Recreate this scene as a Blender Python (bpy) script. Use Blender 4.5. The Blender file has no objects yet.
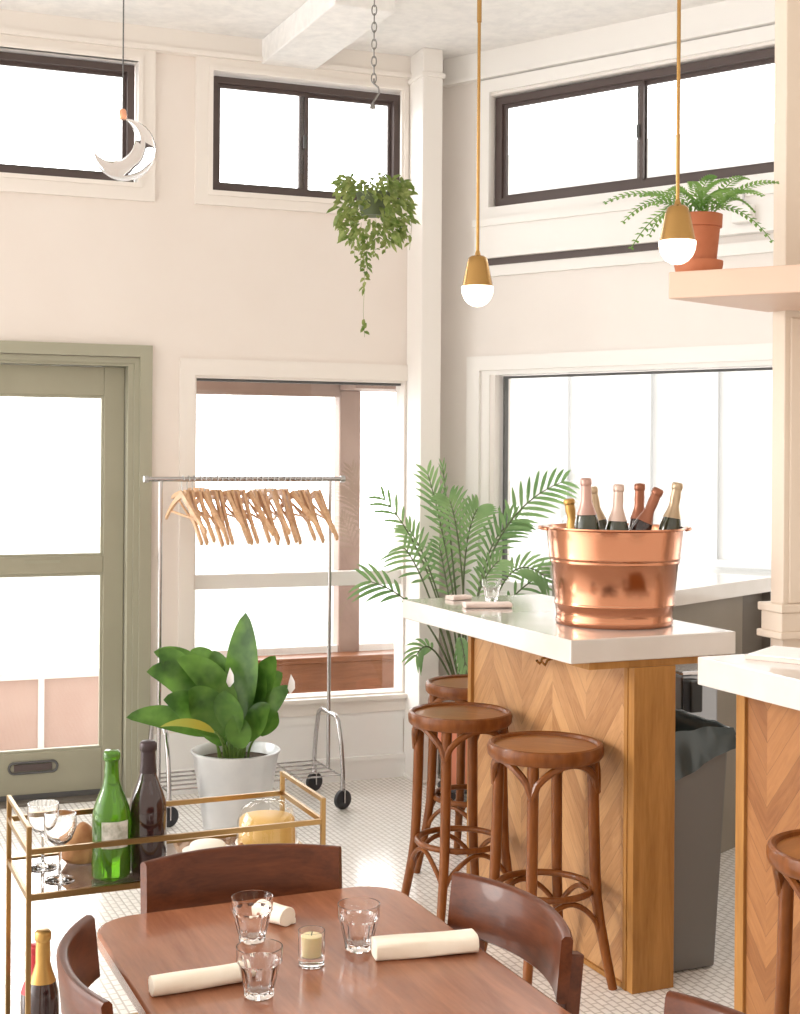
import bpy, bmesh, math, random
from mathutils import Vector, Matrix, Euler
R = math.radians
random.seed(7)
scene = bpy.context.scene
C = scene.collection

# ---------------------------------------------------------------- camera, sky, sun, exposure
W_PX, H_PX, F_PX = 800, 1014, 1400.0
cam_d = bpy.data.cameras.new('camera')
cam = bpy.data.objects.new('camera', cam_d); C.objects.link(cam)
cam_d.sensor_fit = 'AUTO'; cam_d.sensor_width = 36.0
cam_d.lens = F_PX * 36.0 / H_PX
cam_d.shift_y = -(507 - 453) / H_PX
cam_d.clip_start = 0.05
r_ = R(0.4)
cam.matrix_world = Matrix(((math.cos(r_), -math.sin(r_), 0, 0), (0, 0, -1, 0), (math.sin(r_), math.cos(r_), 0, 1.6), (0, 0, 0, 1)))
scene.camera = cam
scene.view_settings.view_transform = 'Standard'
scene.view_settings.look = 'None'
scene.view_settings.gamma = 1.0
scene.view_settings.use_curve_mapping = False
scene.view_settings.exposure = -0.10
scene.cycles.max_bounces = 10
scene.cycles.diffuse_bounces = 5
scene.cycles.transparent_max_bounces = 16
scene.cycles.transmission_bounces = 10
scene.cycles.sample_clamp_indirect = 8.0

SKY = 7.2
world = bpy.data.worlds.new('sky'); scene.world = world; world.use_nodes = True
wn = world.node_tree.nodes; wl = world.node_tree.links
bg = wn['Background']; bg.inputs['Strength'].default_value = SKY
_tc = wn.new('ShaderNodeTexCoord'); _sp = wn.new('ShaderNodeVectorMath'); _sp.operation = 'DOT_PRODUCT'; _sp.inputs[1].default_value = (-.55, .83, .05); wl.new(_tc.outputs['Generated'], _sp.inputs[0])
_mr = wn.new('ShaderNodeMapRange'); _mr.inputs['From Min'].default_value = -.35; _mr.inputs['From Max'].default_value = .5
wl.new(_sp.outputs['Value'], _mr.inputs['Value'])
_cr = wn.new('ShaderNodeValToRGB'); _cr.color_ramp.elements[0].color = (.20, .175, .15, 1); _cr.color_ramp.elements[1].color = (1.0, .985, .97, 1)
wl.new(_mr.outputs['Result'], _cr.inputs[0]); wl.new(_cr.outputs[0], bg.inputs['Color'])
sun_d = bpy.data.lights.new('sun', 'SUN'); sun_d.energy = 1.3; sun_d.angle = R(14); sun_d.color = (1.0, 0.96, 0.91)
sun = bpy.data.objects.new('sun', sun_d); C.objects.link(sun)
sun.rotation_euler = Vector((-0.95, 0.06, 0.30)).to_track_quat('Z', 'Y').to_euler()

# ---------------------------------------------------------------- materials
def mat(name, col=(.8, .8, .8), rough=.5, metal=0.0, spec=None, trans=0.0, ior=1.45, emit=None, coat=0.0, sub=0.0):
    m = bpy.data.materials.new(name); m.use_nodes = True
    b = m.node_tree.nodes['Principled BSDF']
    b.inputs['Base Color'].default_value = (*col, 1)
    b.inputs['Roughness'].default_value = rough
    b.inputs['Metallic'].default_value = metal
    b.inputs['IOR'].default_value = ior
    b.inputs['Transmission Weight'].default_value = trans
    b.inputs['Coat Weight'].default_value = coat
    b.inputs['Coat Roughness'].default_value = .08
    if spec is not None: b.inputs['Specular IOR Level'].default_value = spec
    if sub: b.inputs['Subsurface Weight'].default_value = sub
    if emit:
        b.inputs['Emission Color'].default_value = (*emit[0], 1); b.inputs['Emission Strength'].default_value = emit[1]
    return m

class NT:
    def __init__(s, m): s.m = m; s.n = m.node_tree.nodes; s.l = m.node_tree.links; s.b = s.n['Principled BSDF']
    def new(s, t, **k):
        n = s.n.new(t)
        for a, v in k.items(): setattr(n, a, v)
        return n
    def math(s, op, a, b=None, c=None):
        n = s.n.new('ShaderNodeMath'); n.operation = op
        for i, v in enumerate((a, b, c)):
            if v is None: continue
            if isinstance(v, (int, float)): n.inputs[i].default_value = v
            else: s.l.new(v, n.inputs[i])
        return n.outputs[0]
    def ramp(s, fac, stops):
        n = s.n.new('ShaderNodeValToRGB'); e = n.color_ramp.elements
        while len(e) < len(stops): e.new(.5)
        for i, (p, c) in enumerate(stops): e[i].position = p; e[i].color = (*c, 1)
        s.l.new(fac, n.inputs[0]); return n.outputs[0]
    def coord(s, scale=(1, 1, 1), rot=(0, 0, 0), loc=(0, 0, 0), kind='Object'):
        t = s.n.new('ShaderNodeTexCoord'); mp = s.n.new('ShaderNodeMapping')
        mp.inputs['Scale'].default_value = scale; mp.inputs['Rotation'].default_value = rot; mp.inputs['Location'].default_value = loc
        s.l.new(t.outputs[kind], mp.inputs[0]); return mp.outputs[0]
    def noise(s, vec, scale, detail=3, dist=0.0, rough=.5):
        n = s.n.new('ShaderNodeTexNoise'); n.inputs['Scale'].default_value = scale; n.inputs['Detail'].default_value = detail
        n.inputs['Distortion'].default_value = dist; n.inputs['Roughness'].default_value = rough
        s.l.new(vec, n.inputs['Vector']); return n.outputs['Fac']
    def bump(s, h, strength, dist=.002):
        n = s.n.new('ShaderNodeBump'); n.inputs['Strength'].default_value = strength; n.inputs['Distance'].default_value = dist
        s.l.new(h, n.inputs['Height']); s.l.new(n.outputs[0], s.b.inputs['Normal'])

def wood(name, dark, light, rough=.4, stretch=(14, 1.2, 14), scale=4, coat=.0, rot=(0, 0, 0), contrast=(.3, .7)):
    m = mat(name, light, rough, coat=coat); t = NT(m)
    v = t.coord(stretch, rot)
    f = t.noise(v, scale, 5, .6, .6)
    v2 = t.coord(tuple(a * 3 for a in stretch), rot)
    g = t.noise(v2, scale * 2, 3, .2)
    f2 = t.math('ADD', t.math('MULTIPLY', f, .75), t.math('MULTIPLY', g, .25))
    t.l.new(t.ramp(f2, [(contrast[0], dark), (contrast[1], light)]), t.b.inputs['Base Color'])
    t.bump(f2, .15, .001)
    return m

def tint(name, a, b, scale=6, rough=.6, bump=0.0, coat=0.0, spec=None, stretch=(1, 1, 1)):
    m = mat(name, a, rough, coat=coat, spec=spec); t = NT(m)
    f = t.noise(t.coord(stretch), scale, 4)
    t.l.new(t.ramp(f, [(.35, a), (.65, b)]), t.b.inputs['Base Color'])
    if bump: t.bump(f, bump, .003)
    return m

def thin_glass(name, tintc=(1, 1, 1), refl=.06, rough=0.0):
    m = bpy.data.materials.new(name); m.use_nodes = True
    n = m.node_tree.nodes; l = m.node_tree.links; n.clear()
    o = n.new('ShaderNodeOutputMaterial'); mx = n.new('ShaderNodeMixShader'); tr = n.new('ShaderNodeBsdfTransparent'); gl = n.new('ShaderNodeBsdfGlossy')
    tr.inputs[0].default_value = (*tintc, 1); gl.inputs['Roughness'].default_value = rough
    fr = n.new('ShaderNodeLayerWeight'); fr.inputs[0].default_value = .35
    mm = n.new('ShaderNodeMath'); mm.operation = 'MULTIPLY_ADD'; mm.inputs[1].default_value = .35; mm.inputs[2].default_value = refl
    l.new(fr.outputs['Facing'], mm.inputs[0]); mm.use_clamp = True
    l.new(mm.outputs[0], mx.inputs[0]); l.new(tr.outputs[0], mx.inputs[1]); l.new(gl.outputs[0], mx.inputs[2]); l.new(mx.outputs[0], o.inputs[0])
    return m

M = {}
M['wall'] = tint('painted_wall', (.80, .735, .685), (.82, .76, .715), 2.2, .6)
M['wall_cool'] = tint('painted_wall_cool', (.79, .755, .725), (.82, .785, .755), 2.2, .6)
M['trim'] = mat('cream_trim', (.82, .775, .73), .4)
M['white_paint'] = mat('white_paint', (.84, .83, .81), .4)
M['column'] = mat('column_paint', (.82, .795, .765), .4)
# ceiling: mottled pressed tin under thick paint
m = mat('ceiling_paint', (.74, .73, .72), .5); t = NT(m)
v = t.coord((1, 1, 1)); f = t.noise(v, 3.2, 6, .8, .65); f2 = t.noise(v, 22, 4, .3)
fs = t.math('ADD', t.math('MULTIPLY', f, .6), t.math('MULTIPLY', f2, .4))
t.l.new(t.ramp(fs, [(.35, (.74, .74, .74)), (.6, (.88, .87, .855))]), t.b.inputs['Base Color']); t.bump(fs, .5, .01)
M['ceiling'] = m
# mosaic floor: small hexagon like staggered tiles
m = mat('mosaic_floor', (.8, .8, .8), .16, spec=.8); t = NT(m)
v = t.coord((1, 1, 1), (0, 0, R(66.4)))
bt = t.new('ShaderNodeTexBrick'); bt.offset = .5; bt.squash = 1.0
for k, x in (('Scale', 1.0), ('Mortar Size', .0032), ('Mortar Smooth', .2), ('Brick Width', .042), ('Row Height', .025), ('Bias', 0.0)): bt.inputs[k].default_value = x
bt.inputs['Color1'].default_value = (.90, .88, .85, 1); bt.inputs['Color2'].default_value = (.84, .815, .775, 1); bt.inputs['Mortar'].default_value = (.55, .52, .48, 1)
t.l.new(v, bt.inputs['Vector']); t.l.new(bt.outputs['Color'], t.b.inputs['Base Color'])
t.bump(t.math('SUBTRACT', 1.0, bt.outputs['Fac']), .3, .002)
M['floor'] = m
M['olive'] = tint('olive_paint', (.33, .315, .235), (.355, .34, .255), 3, .42)
M['olive_light'] = mat('olive_frame_paint', (.36, .35, .265), .42)
M['bronze_frame'] = mat('dark_bronze_frame', (.085, .062, .058), .45)
M['dark_gasket'] = mat('dark_gasket', (.10, .10, .10), .6)
M['pane'] = thin_glass('window_glass', (.97, .98, .98), .03)
M['bay_wood'] = tint('bay_pinkish_wood', (.30, .20, .165), (.36, .25, .205), 5, .5)
M['bay_brown'] = wood('bay_brown_wood', (.16, .055, .02), (.27, .105, .045), .4, (1.5, 14, 14))
M['clay'] = tint('outdoor_clay_panel', (.54, .37, .315), (.58, .415, .36), 4, .8)
M['pavement'] = tint('pavement', (.50, .50, .49), (.58, .58, .57), 8, .9)
M['facade'] = tint('pale_facade', (.50, .50, .49), (.55, .55, .54), 2, .9)
M['facade_dark'] = mat('facade_window_grey', (.40, .41, .41), .4)
M['hedge'] = tint('outdoor_hedge', (.20, .30, .14), (.36, .42, .24), 9, .9)
M['quartz'] = tint('pale_stone_worktop', (.61, .565, .52), (.65, .605, .565), 7, .13, coat=.5)
M['brass'] = mat('brushed_brass', (.42, .245, .085), .25, 1.0)
M['gold'] = mat('gold_metal', (.40, .255, .105), .3, 1.0)
M['chrome'] = mat('chrome', (.50, .48, .48), .2, 1.0)
M['wire'] = mat('steel_wire', (.55, .55, .55), .3, 1.0)
M['chain_steel'] = mat('dull_chain_steel', (.24, .23, .22), .4, .8)
M['rubber'] = mat('black_rubber', (.035, .035, .04), .5)
M['bulb'] = mat('frosted_bulb', (1, .97, .9), .3, emit=((1.0, .90, .74), 2.4))
M['stool_wood'] = wood('bentwood', (.115, .032, .006), (.25, .080, .017), .38, (6, 6, 1.2), 3, coat=.2)
M['stool_seat'] = wood('stool_seat_wood', (.20, .07, .017), (.35, .14, .040), .34, (2, 14, 4), 3, coat=.25)
M['chair_wood'] = wood('dark_chair_wood', (.055, .014, .005), (.135, .037, .012), .36, (1.0, 8, 9), 4, coat=.12)
M['table_wood'] = wood('table_top_wood', (.19, .062, .030), (.36, .145, .072), .2, (7, .8, 7), 3, coat=.3)
M['bar_trim'] = wood('bar_trim_wood', (.28, .125, .034), (.45, .22, .065), .4, (9, 9, .9), 3)
M['terracotta'] = tint('terracotta', (.40, .125, .055), (.50, .17, .08), 8, .75)
M['salmon'] = mat('salmon_plastic_pot', (.62, .22, .13), .5)
M['soil'] = tint('soil', (.05, .03, .02), (.10, .07, .05), 40, .95, .6)
M['galv'] = tint('pale_metal_pot', (.62, .63, .64), (.74, .74, .74), 5, .36)
M['galv'].node_tree.nodes['Principled BSDF'].inputs['Metallic'].default_value = .75
M['leaf'] = None
def leafmat(name, a, b, scale=9, rough=.38, tr=.35):
    m = mat(name, a, rough); t = NT(m)
    f = t.noise(t.coord(), scale, 3)
    c = t.ramp(f, [(.35, a), (.65, b)]); t.l.new(c, t.b.inputs['Base Color'])
    tl = t.new('ShaderNodeBsdfTranslucent'); mx = t.new('ShaderNodeMixShader'); mx.inputs[0].default_value = tr
    t.l.new(c, tl.inputs[0]); out = t.n['Material Output']
    t.l.new(t.b.outputs[0], mx.inputs[1]); t.l.new(tl.outputs[0], mx.inputs[2]); t.l.new(mx.outputs[0], out.inputs[0])
    return m
M['leaf'] = leafmat('lily_leaf', (.04, .11, .015), (.15, .31, .05), 8, .2, .42)
M['leaf_yellow'] = leafmat('lily_yellow_leaf', (.42, .36, .04), (.34, .36, .06), 7)
M['stem'] = leafmat('green_stem', (.17, .30, .07), (.26, .38, .10), 7)
M['palm'] = leafmat('palm_leaf', (.14, .27, .10), (.27, .42, .18), 5, .45)
M['palm_stem'] = mat('palm_stem', (.10, .13, .06), .5)
M['fern'] = leafmat('fern_leaf', (.12, .28, .05), (.25, .44, .10), 14)
M['vine'] = leafmat('trailing_leaf', (.12, .20, .035), (.33, .38, .13), 25)
M['copper'] = mat('copper', (.50, .225, .13), .19, 1.0)
M['copper_cap'] = mat('copper_cap', (.85, .42, .26), .25, 1.0)
M['glass'] = mat('clear_glass', (1, 1, 1), 0.0, trans=1.0, ior=1.45)
M['drink_glass'] = mat('drink_glass', (1, 1, 1), 0.0, trans=1.0, ior=1.30)
M['tumbler_glass'] = thin_glass('tumbler_glass', (.93, .93, .94), .10, .02)
M['moon_glass'] = mat('moon_glass', (.93, .94, .97), .03, trans=1.0, ior=1.22)
M['green_bottle'] = mat('green_bottle_glass', (.09, .26, .012), .05, trans=.6, ior=1.35, coat=.4)
M['dark_bottle'] = mat('dark_bottle_glass', (.030, .012, .012), .10, coat=.6)
M['dark_green_bottle'] = mat('dark_green_bottle_glass', (.035, .04, .02), .10, coat=.6)
M['label_paper'] = tint('label_paper', (.62, .60, .55), (.30, .30, .24), 60, .7)
M['foil_dark'] = mat('dark_foil', (.045, .028, .03), .4, .3)
M['foil_gold'] = mat('gold_foil', (.52, .31, .10), .35, .8)
M['foil_pink'] = mat('pink_foil', (.50, .31, .26), .35, .6)
M['foil_rose'] = mat('rose_foil', (.62, .47, .40), .35, .5)
M['foil_copper'] = mat('copper_foil', (.30, .12, .07), .3, .7)
M['foil_champ'] = mat('champagne_foil', (.52, .40, .27), .35, .7)
M['red_foil'] = mat('red_foil', (.45, .02, .03), .4)
M['candle'] = mat('cream_candle', (.86, .72, .42), .5, sub=.2)
M['linen'] = tint('cream_linen', (.84, .75, .62), (.88, .80, .68), 30, .85, .2)
M['napkin_pink'] = mat('pale_napkin', (.80, .68, .62), .8)
M['paper'] = mat('white_paper', (.86, .85, .84), .6)
M['cheese'] = tint('yellow_cheese', (.66, .38, .09), (.72, .45, .13), 10, .45)
M['rind'] = mat('pale_rind', (.84, .80, .70), .6)
M['bread'] = tint('bread_crust', (.30, .12, .04), (.62, .36, .16), 14, .7, .4)
M['ceramic'] = mat('white_ceramic', (.84, .82, .79), .2)
M['shelf_glass'] = thin_glass('smoked_mirror_shelf', (.42, .36, .33), .30, .03)
M['hanger_wood'] = wood('hanger_wood', (.56, .32, .17), (.78, .52, .32), .4, (3, 8, 8), 3)
M['bin'] = mat('grey_plastic', (.165, .155, .145), .5)
M['bag'] = mat('dark_bin_bag', (.045, .065, .072), .22, spec=.7)
M['cabinet'] = tint('taupe_cabinet', (.23, .20, .16), (.26, .225, .185), 3, .5)
M['cabinet_dark'] = mat('dark_taupe_panel', (.145, .125, .105), .5)
M['steel'] = mat('stainless_steel', (.30, .31, .33), .28, 1.0)
M['black'] = mat('black_plastic', (.02, .02, .02), .4)
M['shelf_paint'] = mat('pale_peach_shelf', (.66, .475, .37), .5)
M['pillar'] = mat('pillar_paint', (.68, .58, .48), .45)

for k_ in ('stool_wood', 'chair_wood', 'stool_seat', 'bar_trim'): M[k_].node_tree.nodes['Principled BSDF'].inputs['Specular IOR Level'].default_value = .2
def chevron(name, dark, light, col_w=.17, plank=.055, rough=.42):
    m = mat(name, light, rough); t = NT(m)
    tc = t.new('ShaderNodeTexCoord'); sp = t.new('ShaderNodeSeparateXYZ'); t.l.new(tc.outputs['Object'], sp.inputs[0])
    y, z = sp.outputs['Y'], sp.outputs['Z']
    y2 = t.math('ADD', y, 10.0)
    pp = t.math('PINGPONG', y2, col_w)
    col = t.math('FLOOR', t.math('DIVIDE', y2, col_w))
    vv = t.math('DIVIDE', t.math('ADD', z, t.math('MULTIPLY', pp, 1.25)), plank)
    idx = t.math('FLOOR', vv); fr = t.math('FRACT', vv)
    cb = t.new('ShaderNodeCombineXYZ'); t.l.new(idx, cb.inputs[0]); t.l.new(col, cb.inputs[1])
    wnz = t.new('ShaderNodeTexWhiteNoise'); wnz.noise_dimensions = '3D'; t.l.new(cb.outputs[0], wnz.inputs['Vector'])
    cg = t.new('ShaderNodeCombineXYZ'); t.l.new(t.math('MULTIPLY', vv, 1.6), cg.inputs[0]); t.l.new(t.math('MULTIPLY', t.math('SUBTRACT', z, t.math('MULTIPLY', pp, .8)), 3.0), cg.inputs[1])
    t.l.new(t.math('MULTIPLY', wnz.outputs['Value'], 20), cg.inputs[2])
    g = t.noise(cg.outputs[0], 2.2, 4, 1.2, .6)
    f = t.math('ADD', t.math('MULTIPLY', g, .62), t.math('MULTIPLY', wnz.outputs['Value'], .38))
    c = t.ramp(f, [(.25, dark), (.72, light)])
    groove = t.math('LESS_THAN', fr, .035)
    mix = t.new('ShaderNodeMix'); mix.data_type = 'RGBA'; t.l.new(t.math('MULTIPLY', groove, .45), mix.inputs[0])
    t.l.new(c, mix.inputs[6]); mix.inputs[7].default_value = tuple(x * .35 for x in dark) + (1,)
    t.l.new(mix.outputs[2], t.b.inputs['Base Color'])
    return m
M['chevron'] = chevron('chevron_oak_sun_glare', (.33, .150, .055), (.55, .30, .13), .21, .085)  # far bar's oak, lightened so sun glare is painted into the colour
M['chevron_no_glare'] = chevron('chevron_oak_no_glare', (.22, .08, .022), (.38, .165, .055), .21, .085)  # darker copy of the same oak, without the painted sun glare

# ---------------------------------------------------------------- mesh helpers
class MB:
    def __init__(s): s.b = bmesh.new()
    def box(s, c, d, rz=0.0, rot=None):
        c = Vector(c); rm = rot if rot is not None else Matrix.Rotation(rz, 3, 'Z')
        vs = [s.b.verts.new(c + rm @ Vector((x * d[0] / 2, y * d[1] / 2, z * d[2] / 2))) for x in (-1, 1) for y in (-1, 1) for z in (-1, 1)]
        for f in ((0, 1, 3, 2), (4, 6, 7, 5), (0, 4, 5, 1), (2, 3, 7, 6), (0, 2, 6, 4), (1, 5, 7, 3)): s.b.faces.new([vs[i] for i in f])
        return s
    def bx(s, x0, x1, y0, y1, z0, z1): return s.box(((x0 + x1) / 2, (y0 + y1) / 2, (z0 + z1) / 2), (abs(x1 - x0), abs(y1 - y0), abs(z1 - z0)))
    def prism(s, poly, z0, z1):
        a = [s.b.verts.new((x, y, z0)) for x, y in poly]; b = [s.b.verts.new((x, y, z1)) for x, y in poly]
        s.b.faces.new(a[::-1]); s.b.faces.new(b); n = len(poly)
        for i in range(n): s.b.faces.new((a[i], a[(i + 1) % n], b[(i + 1) % n], b[i]))
        return s
    def tube(s, pts, r, seg=10, closed=False, caps=True, flat=None):
        P = [Vector(p) for p in pts]; n = len(P); rings = []
        rr = r if isinstance(r, (list, tuple)) else [r] * n
        prev = None
        for i in range(n):
            if closed: tg = P[(i + 1) % n] - P[i - 1]
            else: tg = P[min(i + 1, n - 1)] - P[max(i - 1, 0)]
            tg.normalize()
            if prev is None:
                u = tg.cross(Vector((0, 0, 1)))
                if u.length < .05: u = tg.cross(Vector((0, 1, 0)))
            else: u = prev - tg * prev.dot(tg)
            u.normalize(); prev = u; w = tg.cross(u)
            ring = []
            for k in range(seg):
                a = 2 * math.pi * k / seg + (math.pi / seg)
                ring.append(s.b.verts.new(P[i] + (u * math.cos(a) + w * math.sin(a)) * rr[i]))
            rings.append(ring)
        m = n if closed else n - 1
        for i in range(m):
            a, b = rings[i], rings[(i + 1) % n]
            for k in range(seg):
                s.b.faces.new((a[k], a[(k + 1) % seg], b[(k + 1) % seg], b[k]))
        if not closed and caps: s.b.faces.new(rings[0][::-1]); s.b.faces.new(rings[-1])
        return s
    def lathe(s, prof, c=(0, 0, 0), seg=32, rot=None):
        c = Vector(c); rings = []
        for r, z in prof:
            if r < 1e-6:
                v = Vector((0, 0, z)); v = rot @ v if rot else v; rings.append([s.b.verts.new(c + v)])
            else:
                ring = []
                for k in range(seg):
                    a = 2 * math.pi * k / seg; v = Vector((r * math.cos(a), r * math.sin(a), z)); v = rot @ v if rot else v
                    ring.append(s.b.verts.new(c + v))
                rings.append(ring)
        for a, b in zip(rings, rings[1:]):
            if len(a) == 1 and len(b) == 1: continue
            for k in range(seg):
                k2 = (k + 1) % seg
                if len(a) == 1: s.b.faces.new((a[0], b[k2], b[k]))
                elif len(b) == 1: s.b.faces.new((a[k], a[k2], b[0]))
                else: s.b.faces.new((a[k], a[k2], b[k2], b[k]))
        return s
    def grid(s, rows):
        V = [[s.b.verts.new(p) for p in r] for r in rows]
        for a, b in zip(V, V[1:]):
            for k in range(len(a) - 1): s.b.faces.new((a[k], a[k + 1], b[k + 1], b[k]))
        return s
    def blade(s, pts, width, up=Vector((0, 0, 1)), fold=.25, prof=None):
        """a leaf blade along pts, pointed, with a folded midrib"""
        P = [Vector(p) for p in pts]; n = len(P); rows = []
        for i, p in enumerate(P):
            tg = (P[min(i + 1, n - 1)] - P[max(i - 1, 0)]).normalized()
            side = tg.cross(up)
            if side.length < .05: side = tg.cross(Vector((1, .3, 0)))
            side.normalize(); nn = side.cross(tg)
            u = i / (n - 1)
            w = width * .5 * (prof(u) if prof else max(0, math.sin(math.pi * min(1, u ** .8 * .96 + .04))) ** .8)
            rows.append([p - side * w + nn * w * fold, p, p + side * w + nn * w * fold])
        return s.grid(rows)
    def build(s, name, m, parent=None, smooth=True, bevel=0.0, loc=None, rz=None, solid=0.0, sub=0, ang=40):
        b = s.b
        bmesh.ops.recalc_face_normals(b, faces=b.faces)
        me = bpy.data.meshes.new(name); b.to_mesh(me); b.free()
        me.materials.append(M[m] if isinstance(m, str) else m)
        if smooth:
            for p in me.polygons: p.use_smooth = True
            me.set_sharp_from_angle(angle=R(ang))
        o = bpy.data.objects.new(name, me); C.objects.link(o)
        if parent is not None: o.parent = parent
        if loc is not None: o.location = loc
        if rz is not None: o.rotation_euler[2] = rz
        if solid: d = o.modifiers.new('thick', 'SOLIDIFY'); d.thickness = solid; d.offset = 0
        if bevel: d = o.modifiers.new('bevel', 'BEVEL'); d.width = bevel; d.segments = 2; d.limit_method = 'ANGLE'; d.harden_normals = False
        if sub: d = o.modifiers.new('sub', 'SUBSURF'); d.levels = sub; d.render_levels = sub
        return o

def tag(o, label=None, cat=None, group=None, kind=None):
    if label: o['label'] = label
    if cat: o['category'] = cat
    if group: o['group'] = group
    if kind: o['kind'] = kind
    return o
def thing(name, label, cat, loc=(0, 0, 0), rz=0.0, group=None):
    o = bpy.data.objects.new(name, None); C.objects.link(o); o.location = loc; o.rotation_euler = (0, 0, rz)
    o.empty_display_size = .05
    return tag(o, label, cat, group)
def dup(o, parent=None, loc=None, rz=None, label=None, group=None):
    c = o.copy(); C.objects.link(c)
    if parent is not None: c.parent = parent
    if loc is not None: c.location = loc
    if rz is not None: c.rotation_euler[2] = rz
    if label: c['label'] = label
    if group: c['group'] = group
    for ch in list(o.children): dup(ch, c)
    return c
def struct(name, mb, m, parent=None, **k):
    o = mb.build(name, m, parent, **k)
    if parent is None: o['kind'] = 'structure'
    return o

# room directions: A is the bar / table / cart axis; LW and RW are the two outer walls
A_ANG = math.atan2(.4005, .9162)          # local x = into the bar, local y = away from the camera
def bar(u, v, o): return (o[0] + .9162 * u - .4005 * v, o[1] + .4005 * u + .9162 * v)
LO, LA = (-.015, 6.93), math.atan2(.358, .934)
RO, RA = (.200, 7.01), math.atan2(-.618, .786)
CEIL = 3.56

def wall_with_holes(s0, s1, z0, z1, th, holes):
    mb = MB(); S = sorted({s0, s1, *[h[0] for h in holes], *[h[1] for h in holes]}); Z = sorted({z0, z1, *[h[2] for h in holes], *[h[3] for h in holes]})
    for a, b in zip(S, S[1:]):
        run = None
        for c, d in zip(Z, Z[1:]):
            cs, cz = (a + b) / 2, (c + d) / 2
            solid = not any(h[0] < cs < h[1] and h[2] < cz < h[3] for h in holes)
            if solid: run = [run[0], d] if run else [c, d]
            if not solid and run: mb.bx(a, b, 0, th, *run); run = None
        if run: mb.bx(a, b, 0, th, *run)
    return mb
def ring(mb, s0, s1, z0, z1, w, y0, y1, wb=None, wt=None):
    wb = w if wb is None else wb; wt = w if wt is None else wt
    mb.bx(s0, s1, y0, y1, z1 - wt, z1); mb.bx(s0, s1, y0, y1, z0, z0 + wb)
    mb.bx(s0, s0 + w, y0, y1, z0 + wb, z1 - wt); mb.bx(s1 - w, s1, y0, y1, z0 + wb, z1 - wt)
    return mb

# ================================================================ THE ROOM
fl = MB().prism([(-5.2, -1.8), (4.2, -1.8), (4.2, 3.865), (.2, 7.01), (-5.2, 4.941)], -.12, 0)
struct('floor', fl, 'floor', smooth=False)
cl = MB().prism([(-5.2, -1.8), (4.2, -1.8), (4.2, 3.865), (.2, 7.01), (-5.2, 4.941)], CEIL, CEIL + .12)
struct('ceiling', cl, 'ceiling', smooth=False)
# left wall with door, two high windows and a low window
T = .14
LH = [(-2.9, -1.29, 2.83, 3.40), (-.95, .022, 2.82, 3.395), (-2.36, -1.30, 0, 2.02), (-1.02, .045, .41, 1.955)]
struct('wall_left', wall_with_holes(-5.55, .231, 0, CEIL, T, LH), 'wall', smooth=False, loc=(*LO, 0), rz=LA)
RH = [(.295, 2.75, 2.80, 3.345), (.33, 3.2, .93, 1.985)]
struct('wall_right', wall_with_holes(0, 5.1, 0, CEIL, T, RH), 'wall_cool', smooth=False, loc=(*RO, 0), rz=RA)
# crown boards
struct('trim_1', MB().bx(-5.5, .2, -.03, 0, 3.47, CEIL).bx(-5.5, .2, -.045, 0, 3.45, 3.472), 'trim', smooth=False, loc=(*LO, 0), rz=LA)
struct('trim_2', MB().bx(.03, 5.0, -.03, 0, 3.44, CEIL).bx(.03, 5.0, -.045, 0, 3.425, 3.442), 'white_paint', smooth=False, loc=(*RO, 0), rz=RA)
# window casings (left wall, high)
tr = MB(); ring(tr, -2.98, -1.215, 2.755, 3.47, .075, -.022, 0); ring(tr, -2.915, -1.275, 2.815, 3.415, .02, -.032, .05)
struct('trim_3', tr, 'trim', smooth=False, loc=(*LO, 0), rz=LA)
tr = MB(); ring(tr, -1.025, .075, 2.76, 3.475, .07, -.022, 0); ring(tr, -.965, .037, 2.805, 3.41, .02, -.032, .05)
struct('trim_4', tr, 'trim', smooth=False, loc=(*LO, 0), rz=LA)
def slider(name, s0, s1, z0, z1, mull, o, a, fw=.032):
    w = thing(name, None, None, (*o, 0), a); w['kind'] = 'structure'
    f = MB(); ring(f, s0, s1, z0, z1, fw, .03, .09)
    f.build('window_frame', 'bronze_frame', w, smooth=False)
    for k, (a0, a1) in enumerate(((s0 + fw, mull + .02), (mull - .02, s1 - fw))):
        y = .045 + .02 * k
        sa = MB(); ring(sa, a0, a1, z0 + fw, z1 - fw, .017, y, y + .018)
        sh = sa.build('sash', 'bronze_frame', w, smooth=False)
        MB().bx(a0 + .012, a1 - .012, y + .007, y + .011, z0 + fw + .012, z1 - fw - .012).build('pane', 'pane', sh, smooth=False)
    MB().bx(mull - .021, mull + .021, .078, .088, z0 + fw, z1 - fw).build('mullion', 'bronze_frame', w, smooth=False)
    MB().bx(mull - .006, mull + .006, .032, .046, (z0 + z1) / 2 - .03, (z0 + z1) / 2 + .03).build('latch', 'dark_gasket', w, smooth=False)
    return w
slider('window_1', -2.9, -1.303, 2.843, 3.388, -2.1, LO, LA)
slider('window_2', -.942, .014, 2.832, 3.380, -.475, LO, LA)
slider('window_3', .303, 2.74, 2.807, 3.338, 1.082, RO, RA, .036)
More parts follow.
